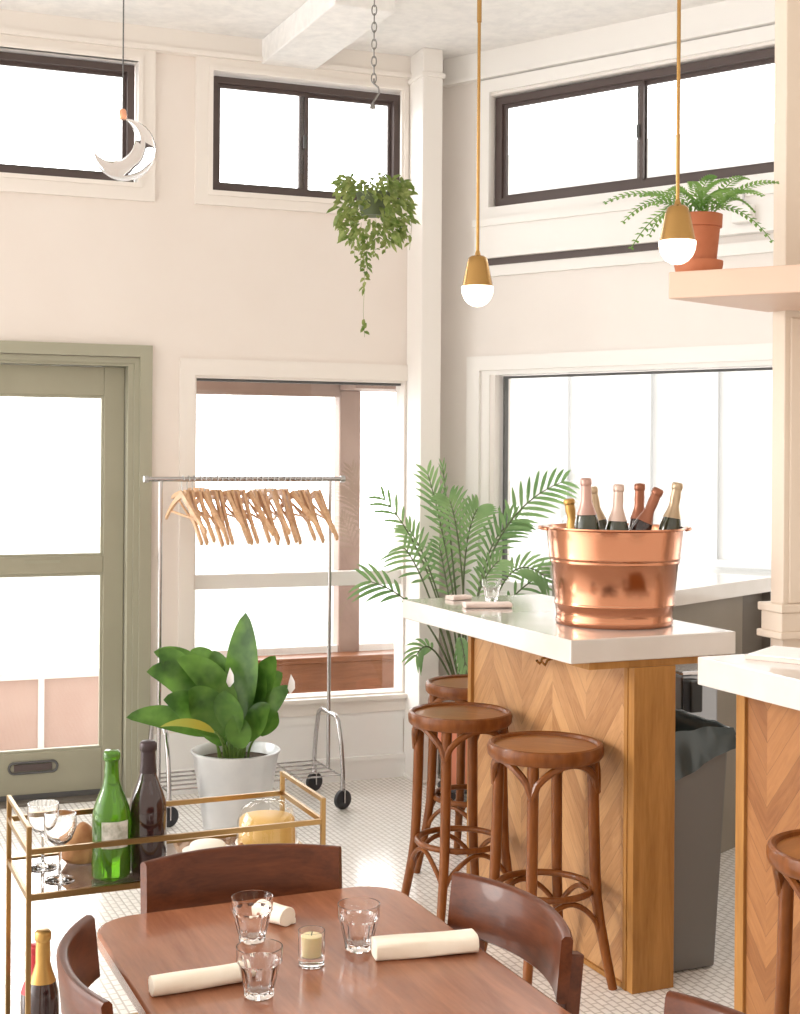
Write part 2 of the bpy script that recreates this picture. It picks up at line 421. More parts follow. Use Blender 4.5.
# high right window casing, boxed pelmet and dark slot under it
tr = MB(); ring(tr, .235, 2.81, 2.735, 3.42, .062, -.02, 0)
struct('trim_5', tr, 'white_paint', smooth=False, loc=(*RO, 0), rz=RA)
tr = MB().bx(.235, 3.0, -.05, 0, 2.575, 2.70).bx(.235, 3.0, -.065, 0, 2.70, 2.735).bx(.235, 3.0, -.06, 0, 2.545, 2.575)
struct('trim_6', tr, 'white_paint', smooth=False, loc=(*RO, 0), rz=RA)
struct('trim_7', MB().bx(.30, 1.36, -.035, 0, 2.512, 2.545), 'bronze_frame', smooth=False, loc=(*RO, 0), rz=RA)
struct('trim_8', MB().bx(.235, 3.0, -.028, 0, 2.46, 2.512), 'white_paint', smooth=False, loc=(*RO, 0), rz=RA)
jb = MB().bx(1.60, 1.69, -.10, -.05, 2.585, 2.66); jb = jb.build('junction_box', 'white_paint', None, smooth=False, bevel=.006, loc=(*RO, 0), rz=RA)
tag(jb, 'small white electrical box on the pelmet behind the fern', 'electrical box')
MB().tube([(1.645, -.075, 2.66), (1.645, -.072, 2.70), (1.640, -.072, 2.73)], .005, 8).build('cable', 'wire', jb)
# low left window: casing, sill, glass with white transom
tr = MB(); ring(tr, -1.09, .115, .33, 2.035, .07, -.022, 0, wb=.075, wt=.078); tr.bx(-1.11, .10, -.045, 0, .392, .412); ring(tr, -1.02, .045, .41, 1.957, .010, -.005, .10)
struct('trim_9', tr, 'trim', smooth=False, loc=(*LO, 0), rz=LA)
w = thing('window_4', None, None, (*LO, 0), LA); w['kind'] = 'structure'
f = MB(); f.bx(-1.01, .036, .045, .075, 1.935, 1.947); f.build('window_frame', 'dark_gasket', w, smooth=False)
f = MB(); f.bx(-1.01, .036, .03, .075, .948, 1.018); f.build('transom_rail', 'white_paint', w, smooth=False, bevel=.003)
MB().bx(-1.01, .036, .055, .06, .42, .948).build('pane', 'pane', w, smooth=False)
MB().bx(-1.01, .036, .055, .06, 1.018, 1.935).build('pane', 'pane', w, smooth=False)
# low right window
tr = MB(); ring(tr, .175, 3.35, .86, 2.075, .075, -.022, 0, wt=.07); ring(tr, .25, 3.27, .93, 2.005, .052, -.006, .06, wt=.022)
struct('trim_10', tr, 'white_paint', smooth=False, loc=(*RO, 0), rz=RA)
w = thing('window_5', None, None, (*RO, 0), RA); w['kind'] = 'structure'
f = MB(); ring(f, .345, 3.18, .94, 1.978, .011, .05, .08); f.build('window_frame', 'dark_gasket', w, smooth=False)
MB().bx(.355, 3.17, .062, .068, .95, 1.968).build('pane', 'pane', w, smooth=False)
# baseboards and panelling under the low left window
M['lower_white_haze'] = mat('white_lower_paint_flare_haze', (.90, .895, .885), .35)  # white panelling, whitened further to paint window flare haze into its colour
struct('baseboard_left', MB().bx(-1.19, .231, -.022, 0, 0, .095).bx(-1.19, .231, -.03, 0, .095, .115).bx(-5.5, -2.50, -.022, 0, 0, .115), 'lower_white_haze', smooth=False, loc=(*LO, 0), rz=LA)
struct('trim_11', MB().bx(-1.09, .10, -.012, 0, .285, .33).bx(-1.20, .04, -.006, 0, .115, .285), 'lower_white_haze', smooth=False, loc=(*LO, 0), rz=LA)
struct('baseboard_right', MB().bx(.03, 5.1, -.022, 0, 0, .11), 'trim', smooth=False, loc=(*RO, 0), rz=RA)
# corner column, boxed, floor to ceiling
col = MB().bx(.045, .150, -.20, .0, 0, CEIL).bx(.035, .16, -.21, .0, 0, .02).bx(.035, .16, -.21, .0, 3.42, 3.445)
struct('trim_12', col, 'column', smooth=False, loc=(*LO, 0), rz=LA, bevel=.006)
# ceiling beam running towards the camera
bo = (-.655, 6.665)
bm = MB().bx(-.02, .25, -.98, .05, CEIL - .115, CEIL)
struct('trim_13', bm, 'ceiling', smooth=False, loc=(*bo, 0), rz=A_ANG, bevel=.006)

# door
dr = MB()
def arch(mb, s0, s1, z1, w, y0, y1):
    mb.bx(s0, s1, y0, y1, z1 - w, z1); mb.bx(s0, s0 + w, y0, y1, 0, z1 - w); mb.bx(s1 - w, s1, y0, y1, 0, z1 - w)
arch(dr, -2.46, -1.222, 2.088, .055, -.03, 0)
arch(dr, -2.40, -1.277, 2.03, .025, -.012, .05)
arch(dr, -2.36, -1.30, 2.02, .028, .0, T)
struct('trim_14', dr, 'olive_light', smooth=False, loc=(*LO, 0), rz=LA)
struct('trim_16', MB().bx(-2.33, -1.33, -.01, .16, 0, .011), 'cabinet_dark', smooth=False, loc=(*LO, 0), rz=LA)
d = thing('door_1', None, None, (*LO, 0), LA); d['kind'] = 'structure'
lf = MB(); y0, y1 = .075, .115
lf.bx(-2.33, -2.235, y0, y1, .012, 1.99).bx(-1.425, -1.33, y0, y1, .012, 1.99)
lf.bx(-2.235, -1.425, y0, y1, 1.855, 1.99).bx(-2.235, -1.425, y0, y1, .012, .222).bx(-2.235, -1.425, y0, y1, 1.035, 1.115)
lf.build('door_leaf', 'olive', d, smooth=False, bevel=.004)
gb = MB()
for z0, z1 in ((.222, 1.035), (1.115, 1.855)): ring(gb, -2.235, -1.425, z0, z1, .012, y0 + .008, y1 - .008)
gb.build('glazing_bead', 'olive_light', d, smooth=False)
for z0, z1 in ((.225, 1.03), (1.12, 1.85)): MB().bx(-2.23, -1.43, .093, .097, z0, z1).build('pane', 'pane', d, smooth=False)
MB().bx(-2.30, -1.36, .07, .076, .012, .035).build('weather_strip', 'dark_gasket', d, smooth=False)
ms = MB(); pts = []
for k in range(28):
    a = 2 * math.pi * k / 28; x = .085 * (1 if math.cos(a) > 0 else -1) + .022 * math.cos(a); pts.append((-1.735 + x, .07, .157 + .024 * math.sin(a)))
ms.tube(pts, .006, 8, True); s_ = ms.build('letter_slot', 'dark_gasket', d); s_['label'] = 'dark oval metal letter slot'
MB().bx(-1.82, -1.65, .068, .076, .142, .172).build('slot_flap', 'bronze_frame', s_, smooth=False)
MB().bx(-1.78, -1.62, .072, .078, 1.085, 1.097).build('push_bar', 'olive_light', d, smooth=False)

# outside: pavement, clay parapet panels, the glazed bay, pale buildings
struct('floor_outside', MB().prism([(-14, 3), (-5.3, 5.06), (.25, 7.2), (5.0, 3.4), (14, 3), (16, 30), (-16, 30)], -.14, -.02), 'pavement', smooth=False)
pw = MB().bx(-5.0, -1.20, .95, 1.05, -.02, .42)
pr = pw.build('parapet_wall', 'clay', None, smooth=False, loc=(*LO, 0), rz=LA); tag(pr, 'low clay pink parapet outside the green door with pale coping', 'parapet')
cp = MB().bx(-5.0, -1.20, .93, 1.07, .42, .46)
for x in (-4.1, -3.2, -2.4, -1.60, -1.25): cp.bx(x - .015, x + .015, .93, .955, -.02, .42)
cp.build('coping', 'white_paint', pr, smooth=False)
by = thing('window_bay', 'pinkish timber framed glazed bay outside the low window', 'window bay', (*LO, 0), LA)
b_ = MB(); b_.bx(-.115, .005, .55, .65, .0, 1.93); b_.build('corner_post', 'bay_wood', by, smooth=False, bevel=.01)
b_ = MB(); b_.bx(-1.35, -.115, .55, .65, 1.895, 1.985); b_.bx(-.115, .30, .30, .65, 1.93, 1.985); b_.build('header', 'bay_wood', by, smooth=False)
b_ = MB(); b_.bx(-1.35, .36, .15, .65, 1.985, 2.03); b_.build('soffit', 'bay_wood', by, smooth=False)
b_ = MB(); b_.bx(-.85, .36, .42, .54, .25, .515); b_.bx(-.85, .36, .40, .56, .515, .545); b_.build('planter_panel', 'bay_brown', by, smooth=False, bevel=.005)
b_ = MB(); b_.bx(-1.35, .36, .56, .60, .545, .58); b_.build('sill_rail', 'white_paint', by, smooth=False)
# pale buildings opposite, far outside
def facade(name, label, o, a, L, H, wins, m='facade'):
    r = thing(name, label, 'building', (*o, -.02), a)
    MB().bx(0, L, 0, 3, 0, H).build('wall', m, r, smooth=False)
    for (x0, x1, z0, z1) in wins:
        f = MB(); ring(f, x0, x1, z0, z1, .08, -.08, .02); f = f.build('window', 'facade_dark', r, smooth=False)
        MB().bx(x0 + .08, x1 - .08, -.02, -.01, z0 + .08, z1 - .08).build('pane', 'facade', f, smooth=False)
    return r
facade('townhouse', 'pale rendered building seen through the low right window', (.9, 17.0), R(-32), 9, 5.2, [(1.2, 2.3, .6, 3.0), (3.0, 3.9, .4, 2.9), (4.7, 5.9, .7, 3.0)])

# ================================================================ THE BAR
BO = (.499, 4.06)
bc = thing('bar_counter', 'chevron oak bar with pale stone top beneath the copper bucket', 'bar counter', (*BO, 0), A_ANG)
MB().bx(0, .585, 0, 1.215, .99, 1.06).build('worktop', 'quartz', bc, smooth=False, bevel=.004)
MB().bx(.07, .575, .012, .13, .968, .99).build('support_board', 'bar_trim', bc, smooth=False)
MB().bx(.228, .355, .03, 1.075, .0, .968).build('front_panel', 'chevron', bc, smooth=False)
MB().bx(.218, .365, .0, .032, .0, .968).build('end_board', 'bar_trim', bc, smooth=False, bevel=.002)
MB().bx(.215, .229, .032, .05, .0, .968).build('corner_trim', 'bar_trim', bc, smooth=False)
MB().bx(.215, .365, 1.075, 1.10, .0, .968).build('corner_trim', 'bar_trim', bc, smooth=False)
MB().bx(.218, .229, .05, 1.075, .0, .014).build('base_strip', 'bar_trim', bc, smooth=False)
hk = MB(); hx = .215
hk.box((hx + .008, .507, .938), (.008, .055, .018))
for dy in (-.018, .018): hk.tube([(hx + .006, .507 + dy, .928), (hx - .012, .507 + dy, .925), (hx - .022, .507 + dy, .908), (hx - .034, .507 + dy, .920)], .0045, 8)
k = hk.build('purse_hook', 'brass', bc); k['label'] = 'small brass double hook'

B2 = (.80, 3.75)
b2 = thing('bar_counter', 'nearer bar section with chevron panel outside the sun glare and a menu on its pale top', 'bar counter', (*B2, 0), A_ANG)
MB().bx(0, .62, -1.7, 0, .985, 1.06).build('worktop', 'quartz', b2, smooth=False, bevel=.004)
MB().bx(.13, .50, -1.6, -.045, 0, .985).build('front_panel', 'chevron_no_glare', b2, smooth=False)
MB().bx(.12, .51, -.047, -.01, 0, .985).build('corner_trim', 'bar_trim', b2, smooth=False, bevel=.002)

# pillar with moulded base, behind the nearer bar
pl = MB()
def pbox(u0, u1, v0, v1, z0, z1): 
    pl.bx(u0, u1, v0, v1, z0, z1)
pbox(0, .34, -.06, .0, 0, CEIL); pbox(.02, .32, -.066, -.0, 1.15, 2.02)
pbox(-.02, .36, -.08, .02, 1.065, 1.125); pbox(-.028, .368, -.088, .028, 1.125, 1.15); pbox(-.03, .37, -.09, .03, 1.045, 1.067)
struct('trim_15', pl, 'pillar', smooth=False, bevel=.004, loc=(1.142, 4.305, 0), rz=A_ANG)
# high shelf fixed to the pillar
sc = (.753, 3.95)
sh = MB().prism([sc, (.753 + .872 * 1.1, 3.95 - .489 * 1.1), (1.45, 4.38 - .0), (1.175, 4.238), (1.128, 4.304)], 2.04, 2.116)
o = sh.build('wall_shelf', 'shelf_paint', None, smooth=False, bevel=.004); tag(o, 'pale peach painted high shelf fixed to the right pillar', 'shelf')

# back counter by the low right window with taupe cabinet
F0, F1 = Vector((.86, 5.06)), Vector((1.572, 5.885))
def rw(s, off=0): return Vector((RO[0] + .786 * s - .618 * off, RO[1] - .618 * s - .786 * off))
bk = thing('window_counter', 'pale stone counter along the low window over a taupe cabinet', 'counter', (0, 0, 0))
MB().prism([F0, F1, rw(1.78, .035), rw(.62, .035)], 1.03, 1.09).build('worktop', 'quartz', bk, smooth=False, bevel=.003)
G0, G1 = F0 + Vector((.0, .06)), F1 + Vector((-.02, .03)); mid = G0 + (G1 - G0) * .80
MB().prism([G0, mid, rw(1.60, .06), rw(.70, .06)], 0, 1.03).build('cabinet_body', 'cabinet', bk, smooth=False)
MB().prism([mid + Vector((.004, .012)), G1 + Vector((.0, .012)), rw(1.77, .05), rw(1.61, .05)], 0, 1.03).build('side_panel', 'cabinet_dark', bk, smooth=False)
# steel ice bin with glasses behind the trash can
ib = thing('ice_bin', 'low stainless bar station half hidden behind the grey trash can', 'bar station', (*bar(.74, .50, BO), 0), A_ANG)
MB().bx(-.0, .15, .0, .28, 0, .84).build('body', 'steel', ib, smooth=False, bevel=.008)
MB().bx(-.006, .156, -.006, .286, .84, .855).build('rim', 'chrome', ib, smooth=False, bevel=.004)
MB().bx(.0, .05, -.05, -.001, .72, .83).build('speed_rail', 'black', ib, smooth=False, bevel=.006)

# trash can
tc = thing('trash_can', 'tall slim grey plastic trash can with dark liner at bar end', 'trash can', (*bar(0, 0, BO), 0), A_ANG)
def taper(mb, x0, x1, y0, y1, z0, X0, X1, Y0, Y1, z1):
    a = [mb.b.verts.new(p) for p in ((x0, y0, z0), (x1, y0, z0), (x1, y1, z0), (x0, y1, z0))]; b = [mb.b.verts.new(p) for p in ((X0, Y0, z1), (X1, Y0, z1), (X1, Y1, z1), (X0, Y1, z1))]
    mb.b.faces.new(a[::-1])
    for i in range(4): mb.b.faces.new((a[i], a[(i + 1) % 4], b[(i + 1) % 4], b[i]))
    return mb
tb = taper(MB(), .385, .58, .09, .56, .003, .372, .612, .065, .60, .745)
tb.build('bin_body', 'bin', tc, smooth=False, bevel=.008)
# liner: rows of points folding over the rim and hanging down outside
def rect_loop(x0, x1, y0, y1, n=14):
    P = []
    for k in range(n): P.append((x0 + (x1 - x0) * k / n, y0))
    for k in range(2 * n): P.append((x1, y0 + (y1 - y0) * k / (2 * n)))
    for k in range(n): P.append((x1 - (x1 - x0) * k / n, y1))
    for k in range(2 * n): P.append((x0, y1 - (y1 - y0) * k / (2 * n)))
    return P + [P[0]]
rows = []; rnd = random.Random(3)
L0 = rect_loop(0, 1, 0, 1); N = len(L0)
ph = [rnd.uniform(0, 6.28) for _ in range(8)]
for (g, z, amp) in ((-.03, .60, .0), (-.012, .72, .003), (-.004, .752, .002), (.006, .756, .004), (.012, .735, .006), (.012, .68, .009), (.012, .63, .012), (.011, .57, .014)):
    row = []
    for i, (u, v) in enumerate(L0):
        j = i % (N - 1); a = 2 * math.pi * j / (N - 1)
        wv = math.sin(a * 9 + ph[0]) * .5 + math.sin(a * 17 + ph[1]) * .3 + math.sin(a * 5 + z * 20 + ph[2]) * .5
        gg = g + abs(amp * wv) if g > 0 else g
        x = .372 - gg + (.24 + 2 * gg) * u; y = .065 - gg + (.535 + 2 * gg) * v
        if x < .3705: x = .3705
        zz = z
        if z < .7 and g > 0: zz = z + (.757 - z) * (.35 + .35 * u + .25 * math.sin(a * 3 + ph[3]) * (1 - u)) * (.9)
        if .62 < z < .757: zz += .006 * wv
        row.append((x, y, zz))
    rows.append(row)
MB().grid(rows).build('bin_liner', 'bag', tc, ang=70)

# ---------------------------------------------------------------- stools
def make_stool(loc, label, rz):
    s = thing('bar_stool', label, 'bar stool', loc, rz, 'bentwood bar stools at the bars')
    H = .725
    MB().lathe([(.13, H - .048), (.168, H - .045), (.176, H - .036), (.178, H - .016), (.174, H - .003), (.166, H), (.158, H - .003), (.154, H - .012), (.13, H - .012)], seg=48).build('seat_ring', 'stool_wood', s)
    MB().lathe([(0, H - .026), (.156, H - .026), (.157, H - .011), (.12, H - .009), (0, H - .008)], seg=48).build('seat', 'stool_seat', s)
    for k in range(4):
        a = k * math.pi / 2; c, n = math.cos(a), math.sin(a)
        pr = [(.146, H - .035), (.150, .52), (.155, .36), (.160, .27), (.172, .19), (.190, .10), (.212, .0)]
        MB().tube([(c * r, n * r, z) for r, z in pr], [.0175, .0175, .017, .0165, .016, .015, .0135], 12).build('leg', 'stool_wood', s)
        # upper bent arch between this leg and the next, hugging a circle
        pts = []; lo = []
        for i in range(17):
            u = i / 16; b = a + u * math.pi / 2
            zz = .585 + (.683 - .585) * math.sin(math.pi * u) ** .55
            rr = .160 - .010 * math.sin(math.pi * u)
            pts.append((math.cos(b) * rr, math.sin(b) * rr, zz))
            z2 = .155 + (.268 - .155) * math.sin(math.pi * u) ** .6
            r2 = .172 - .035 * math.sin(math.pi * u)
            lo.append((math.cos(b) * r2, math.sin(b) * r2, z2))
        MB().tube(pts, .0115, 8).build('bent_brace', 'stool_wood', s)
        MB().tube(lo, .0085, 8).build('bent_brace', 'stool_wood', s)
    MB().tube([(.143 * math.cos(2 * math.pi * i / 40), .143 * math.sin(2 * math.pi * i / 40), .285) for i in range(40)], .0105, 10, True).build('foot_ring', 'stool_wood', s)
    return s
st = make_stool((.449, 4.262, 0), 'nearest round bentwood stool in front of the bar, by its corner', R(-20))
dup(st, loc=(.211, 4.767, 0), label='middle bentwood stool, left of the bar panel and overlapping two others')
dup(st, loc=(.281, 5.383, 0), rz=R(12), label='farthest bentwood stool, half hidden behind the far end of bar')
dup(st, loc=(1.008, 3.13, 0), rz=R(48), label='bentwood stool cut off at right edge before the nearer bar')

# ---------------------------------------------------------------- copper bucket and its bottles
BK = (.690, 4.49)
ZB = 1.0605
cb = thing('copper_bucket', 'large shiny copper wine bucket of seven bottles on the bar', 'bucket', (*BK, ZB))
prof = [(0, 0), (.182, 0), (.186, .004), (.186, .02), (.184, .024), (.188, .060), (.191, .062), (.193, .066), (.191, .070), (.1895, .074), (.202, .193), (.205, .195), (.207, .199), (.205, .203), (.2055, .207), (.208, .209), (.210, .213), (.208, .217), (.2175, .300), (.228, .304), (.228, .309), (.216, .309), (.2115, .300), (.180, .012), (0, .012)]
MB().lathe(prof, seg=72).build('bucket_body', 'copper', cb, ang=60)
for sg in (-1, 1):
    h = MB().tube([(sg * (.220), -.045, .302), (sg * .236, -.030, .304), (sg * .241, 0, .304), (sg * .236, .030, .304), (sg * .220, .045, .302)], .006, 8)
    h.build('handle', 'copper', cb)
def bottle_profile(h=.30, r=.044, neck=.0145):
    return [(0, .004), (r * .8, 0), (r, .006), (r, h * .46), (r * .95, h * .54), (r * .78, h * .62), (r * .55, h * .70), (r * .42, h * .76), (neck * 1.08, h * .84), (neck, h * .93)], [(neck * 1.02, h * .74 if 0 else h * .80), (neck * 1.12, h * .93), (neck * 1.18, h * .94), (neck * 1.18, h * .99), (neck * .9, h), (0, h)]
def make_bottle(name, label, cat, loc, body, foil, h=.30, r=.044, tilt=(0, 0), group=None, foil_low=.70, lab=None, neck=.0145, rz=0, capname='foil_cap'):
    b = thing(name, label, cat, loc, rz, group); b.rotation_euler = (tilt[0], tilt[1], rz)
    pb, _ = bottle_profile(h, r, neck)
    MB().lathe(pb, seg=28).build('bottle_glass', body, b, ang=60)
    # foil follows the shoulder
    fp = [(rr + .0012, z) for rr, z in pb if z >= h * foil_low]
    fp += [(neck * 1.15, h * .925), (neck * 1.28, h * .94), (neck * 1.28, h * .985), (neck * 1.0, h + .001), (0, h + .002)]
    MB().lathe(fp, seg=24).build(capname, foil, b, ang=50)
    if lab:
        z0, z1, span, m_ = lab
        rows = [[((r + .0008) * math.cos(a), (r + .0008) * math.sin(a), z) for a in [R(-90 - span / 2 + span * k / 14) for k in range(15)]] for z in (z0, z1)]
        MB().grid(rows).build('label_panel', m_, b)
    return b
G = 'sparkling wine bottles in the copper bucket'
def inb(px, dy, zt, h): pass
def bucket_bottle(label, topx, topy, z_top, lean_to, body, foil, h=.30, r=.04, lab=None, foil_low=.6):
    """top of the neck at (topx, topy, z_top); lean_to = unit direction from base to top"""
    d = Vector(lean_to).normalized(); base = Vector((topx, topy, z_top)) - d * h
    q = d.to_track_quat('Z', 'Y').to_euler()
    b = make_bottle('wine_bottle', label, 'bottle', base, body, foil, h, r, group=G, foil_low=foil_low, lab=lab)
    b.rotation_euler = q
    return b
def px2(px, Y): return (px - 400) / 1400 * Y
def zy(y, Y): return 1.6 + (454 - y) / 1400 * Y
Y0 = 4.49
bucket_bottle('small bottle with orange gold foil, leftmost in the copper bucket', px2(569, 4.52), 4.52, zy(499, 4.52), (-.16, .02, 1), 'dark_green_bottle', 'foil_gold', .24, .028, foil_low=.5)
bucket_bottle('dark bottle with pink foil, tallest in the bucket', px2(586, 4.40), 4.40, zy(478, 4.40), (-.03, -.02, 1), 'dark_green_bottle', 'foil_pink', .30, .040)
bucket_bottle('dark bottle with slim gold neck leaning behind the pink foil one', px2(592, 4.58), 4.58, zy(487, 4.55), (-.20, .04, 1), 'dark_green_bottle', 'foil_champ', .29, .034)
bucket_bottle('dark bottle with pale rose foil standing upright mid bucket', px2(619, 4.40), 4.40, zy(484, 4.40), (.03, -.02, 1), 'dark_green_bottle', 'foil_rose', .30, .038)
bucket_bottle('dark bottle with copper brown foil behind the leaning one', px2(640, 4.56), 4.56, zy(483, 4.56), (.02, .03, 1), 'dark_bottle', 'foil_copper', .30, .036)
bucket_bottle('dark bottle leaning right with copper foil in the bucket', px2(659, 4.42), 4.42, zy(488, 4.42), (.42, -.02, 1), 'dark_bottle', 'foil_copper', .30, .034)
bucket_bottle('dark green bottle with champagne foil, rightmost in the bucket', px2(678, 4.50), 4.50, zy(482, 4.50), (.16, .02, 1), 'dark_green_bottle', 'foil_champ', .30, .037)

# things on the bar top
def make_tumbler(loc, label, h=.078, r=.0365, group=None, rz=0):
    t_ = thing('glass_tumbler', label, 'glass', loc, rz, group)
    rb = r * .64
    rows = []; n = 72
    prof_o = [(rb * .85, 0), (rb, .003), (rb * 1.02, h * .14), (r * .90, h * .62), (r * .93, h * .66), (r * .985, h * .72), (r, h)]
    prof_i = [(r - .0018, h), (r * .93, h * .72), (r * .80, h * .6), (rb * .88, h * .17), (rb * .6, h * .13), (0, h * .125)]
    mb = MB(); rings = []
    for (rr, z), outer in [(p, True) for p in prof_o] + [(p, False) for p in prof_i]:
        if rr == 0: rings.append([mb.b.verts.new((0, 0, z))]); continue
        rg = []
        for k in range(n):
            a = 2 * math.pi * k / n
            f = 1.0
            if outer and h * .1 < z < h * .70: f = 1 - .085 * abs(math.sin(a * 4.5)) ** 1.5
            rg.append(mb.b.verts.new((rr * f * math.cos(a), rr * f * math.sin(a), z)))
        rings.append(rg)
    c0 = mb.b.verts.new((0, 0, 0)); 
    for k in range(n): mb.b.faces.new((c0, rings[0][(k + 1) % n], rings[0][k]))
    for a, b in zip(rings, rings[1:]):
        for k in range(n):
            k2 = (k + 1) % n
            if len(b) == 1: mb.b.faces.new((a[k], a[k2], b[0]))
            else: mb.b.faces.new((a[k], a[k2], b[k2], b[k]))
    mb.build('glass_wall', 'drink_glass', t_, ang=22)
    return t_
GT = 'faceted water tumblers'
TZ = .7505
tum = make_tumbler((-.251, 2.43, TZ), 'faceted glass tumbler standing farthest left, behind another tumbler', group=GT)
dup(tum, loc=(-.214, 2.185, TZ), rz=R(15), label='nearest faceted tumbler, beside the left napkin roll')
dup(tum, loc=(-.065, 2.395, TZ), rz=R(30), label='faceted tumbler right of the candle, beside the right napkin')
dup(tum, loc=(*bar(.285, 1.05, BO), 1.0605), rz=R(10), label='clear tumbler on the far end of the bar top')

def napkin(name, label, loc, rz, L, Wd, Ht, m='linen', roll=True, group=None):
    mb = MB(); rows = []; n = 18
    for i in range(9):
        u = i / 8; x = (u - .5) * L; row = []
        for k in range(n + 1):
            a = 2 * math.pi * k / n
            e = .55 if not roll else 1.0
            cy = math.copysign(abs(math.cos(a)) ** e, math.cos(a)); cz = math.copysign(abs(math.sin(a)) ** e, math.sin(a))
            wob = 1 + .05 * math.sin(3 * a + u * 4) + .04 * math.sin(7 * u + a)
            row.append((x, cy * Wd / 2 * wob, Ht / 2 + cz * Ht / 2 * (1 + .04 * math.sin(u * 6)) ))
        rows.append(row)
    mb.grid(rows)
    mb.b.verts.ensure_lookup_table()
    bmesh.ops.remove_doubles(mb.b, verts=mb.b.verts, dist=1e-6)
    es = [e for e in mb.b.edges if len(e.link_faces) == 1]
    bmesh.ops.holes_fill(mb.b, edges=es)
    # overlapping flap of the fold
    mb.box((0, Wd * .42, Ht * .16), (L * .985, Wd * .25, Ht * .28))
    o = mb.build(name, m, None, loc=loc, rz=rz, ang=70, bevel=.001); tag(o, label, 'napkin', group)
    return o
GN = 'rolled linen napkins on the table'
napkin('napkin', 'cream napkin roll on the table, left of the nearest tumbler', (-.312, 2.215, TZ), R(25), .155, .034, .031, group=GN)
napkin('napkin', 'cream folded napkin on the right side of the table', (.048, 2.375, TZ), R(14), .178, .05, .032, roll=False, group=GN)
napkin('napkin', 'cream napkin roll pointing away beside the farthest left tumbler', (-.222, 2.53, TZ), R(-40), .07, .04, .034, group=GN)
napkin('napkin', 'pale folded napkin on bar top before the tumbler', (*bar(.17, .86, BO), 1.0605), R(8), .165, .075, .018, 'napkin_pink', False)
napkin('napkin', 'small pale napkin at the far end of the bar top', (*bar(.19, 1.13, BO), 1.0605), R(30), .08, .06, .016, 'napkin_pink', False)
mn = thing('menu', 'stack of white menu sheets on the nearer bar top', 'menu', (*bar(.235, -.13, B2), 1.0605), A_ANG + R(28))
MB().bx(-.10, .10, -.11, .11, 0, .010).build('backing_board', 'napkin_pink', mn, smooth=False)
MB().box((.004, .0, .0125), (.195, .215, .004), R(4)).build('paper_sheet', 'paper', mn, smooth=False)

# ---------------------------------------------------------------- candle
cd = thing('votive_candle', 'cream candle in a small clear glass votive holder on table', 'candle', (-.141, 2.32, TZ))
MB().lathe([(0, 0), (.019, 0), (.0215, .002), (.0225, .058), (.0212, .058), (.0198, .016), (0, .014)], seg=32).build('holder', 'glass', cd, ang=50)
MB().lathe([(0, .0165), (.0165, .0165), (.0175, .049), (.016, .050), (0, .049)], seg=28).build('wax', 'candle', cd, ang=50)
MB().tube([(0, 0, .049), (.001, 0, .056)], .0008, 6).build('wick', 'black', cd)

# ---------------------------------------------------------------- table and chairs
RC = (-.014, 2.777)                   # far right corner of the table top
TW, TL = .595, 1.26
tb = thing('dining_table', 'reddish brown wooden dining table with rounded corners in the foreground', 'table', (*bar(-TW / 2, -TL / 2, RC), 0), A_ANG)
poly = []; rc = .085
for (cx, cy, a0) in ((TW / 2 - rc, TL / 2 - rc, 0), (-TW / 2 + rc, TL / 2 - rc, 90), (-TW / 2 + rc, -TL / 2 + rc, 180), (TW / 2 - rc, -TL / 2 + rc, 270)):
    for k in range(9):
        a = R(a0 + 90 * k / 8); poly.append((cx + rc * math.cos(a), cy + rc * math.sin(a)))
MB().prism(poly, .722, .75).build('tabletop', 'table_wood', tb, bevel=.005, ang=30)
p_ = MB()
for y in (-.12, .02): p_.bx(-.03, .03, y - .03, y + .03, .04, .70)
p_.build('pedestal', 'chair_wood', tb, smooth=False, bevel=.004)
MB().bx(-.22, .22, -.16, .06, .70, .7215).build('top_brace', 'chair_wood', tb, smooth=False)
MB().bx(-.24, .24, -.08, -.02, 0, .04).build('foot', 'rubber', tb, smooth=False, bevel=.008)

def arc_slab(mb, chord, sag, z0, z1, th, y0, lean=0.0, n=20):
    Rr = (chord ** 2 / 4 + sag ** 2) / (2 * sag); half = math.asin(chord / 2 / Rr)
    inner = []; outer = []
    for i in range(n + 1):
        a = -half + 2 * half * i / n
        for lst, rr in ((inner, Rr - th / 2), (outer, Rr + th / 2)):
            lst.append((rr * math.sin(a), y0 + sag - Rr + rr * math.cos(a)))
    rows = []
    def L(p, z, sh=0): return (p[0], p[1] + lean * (z - z0), z)
    e = th * .3
    for i in range(n + 1):
        dy = 0
        crown = .003 * math.cos(math.pi * (i / n - .5))
        a_, b_ = Vector(inner[i]), Vector(outer[i]); m_ = (a_ + b_) / 2; t1 = a_ + (m_ - a_) * .5; t2 = b_ + (m_ - b_) * .5
        rows.append([L(a_, z0 + .004), L(a_, z1 - e + crown), L(t1, z1 + crown), L(t2, z1 + crown), L(b_, z1 - e + crown), L(b_, z0 + .004), L(t2, z0), L(t1, z0), L(a_, z0 + .004)])
    mb.grid(rows)
    for r in (rows[0], rows[-1]):
        vs = [mb.b.verts.new(p) for p in r[:-1]]; mb.b.faces.new(vs)
    bmesh.ops.remove_doubles(mb.b, verts=mb.b.verts, dist=1e-5)
    return mb
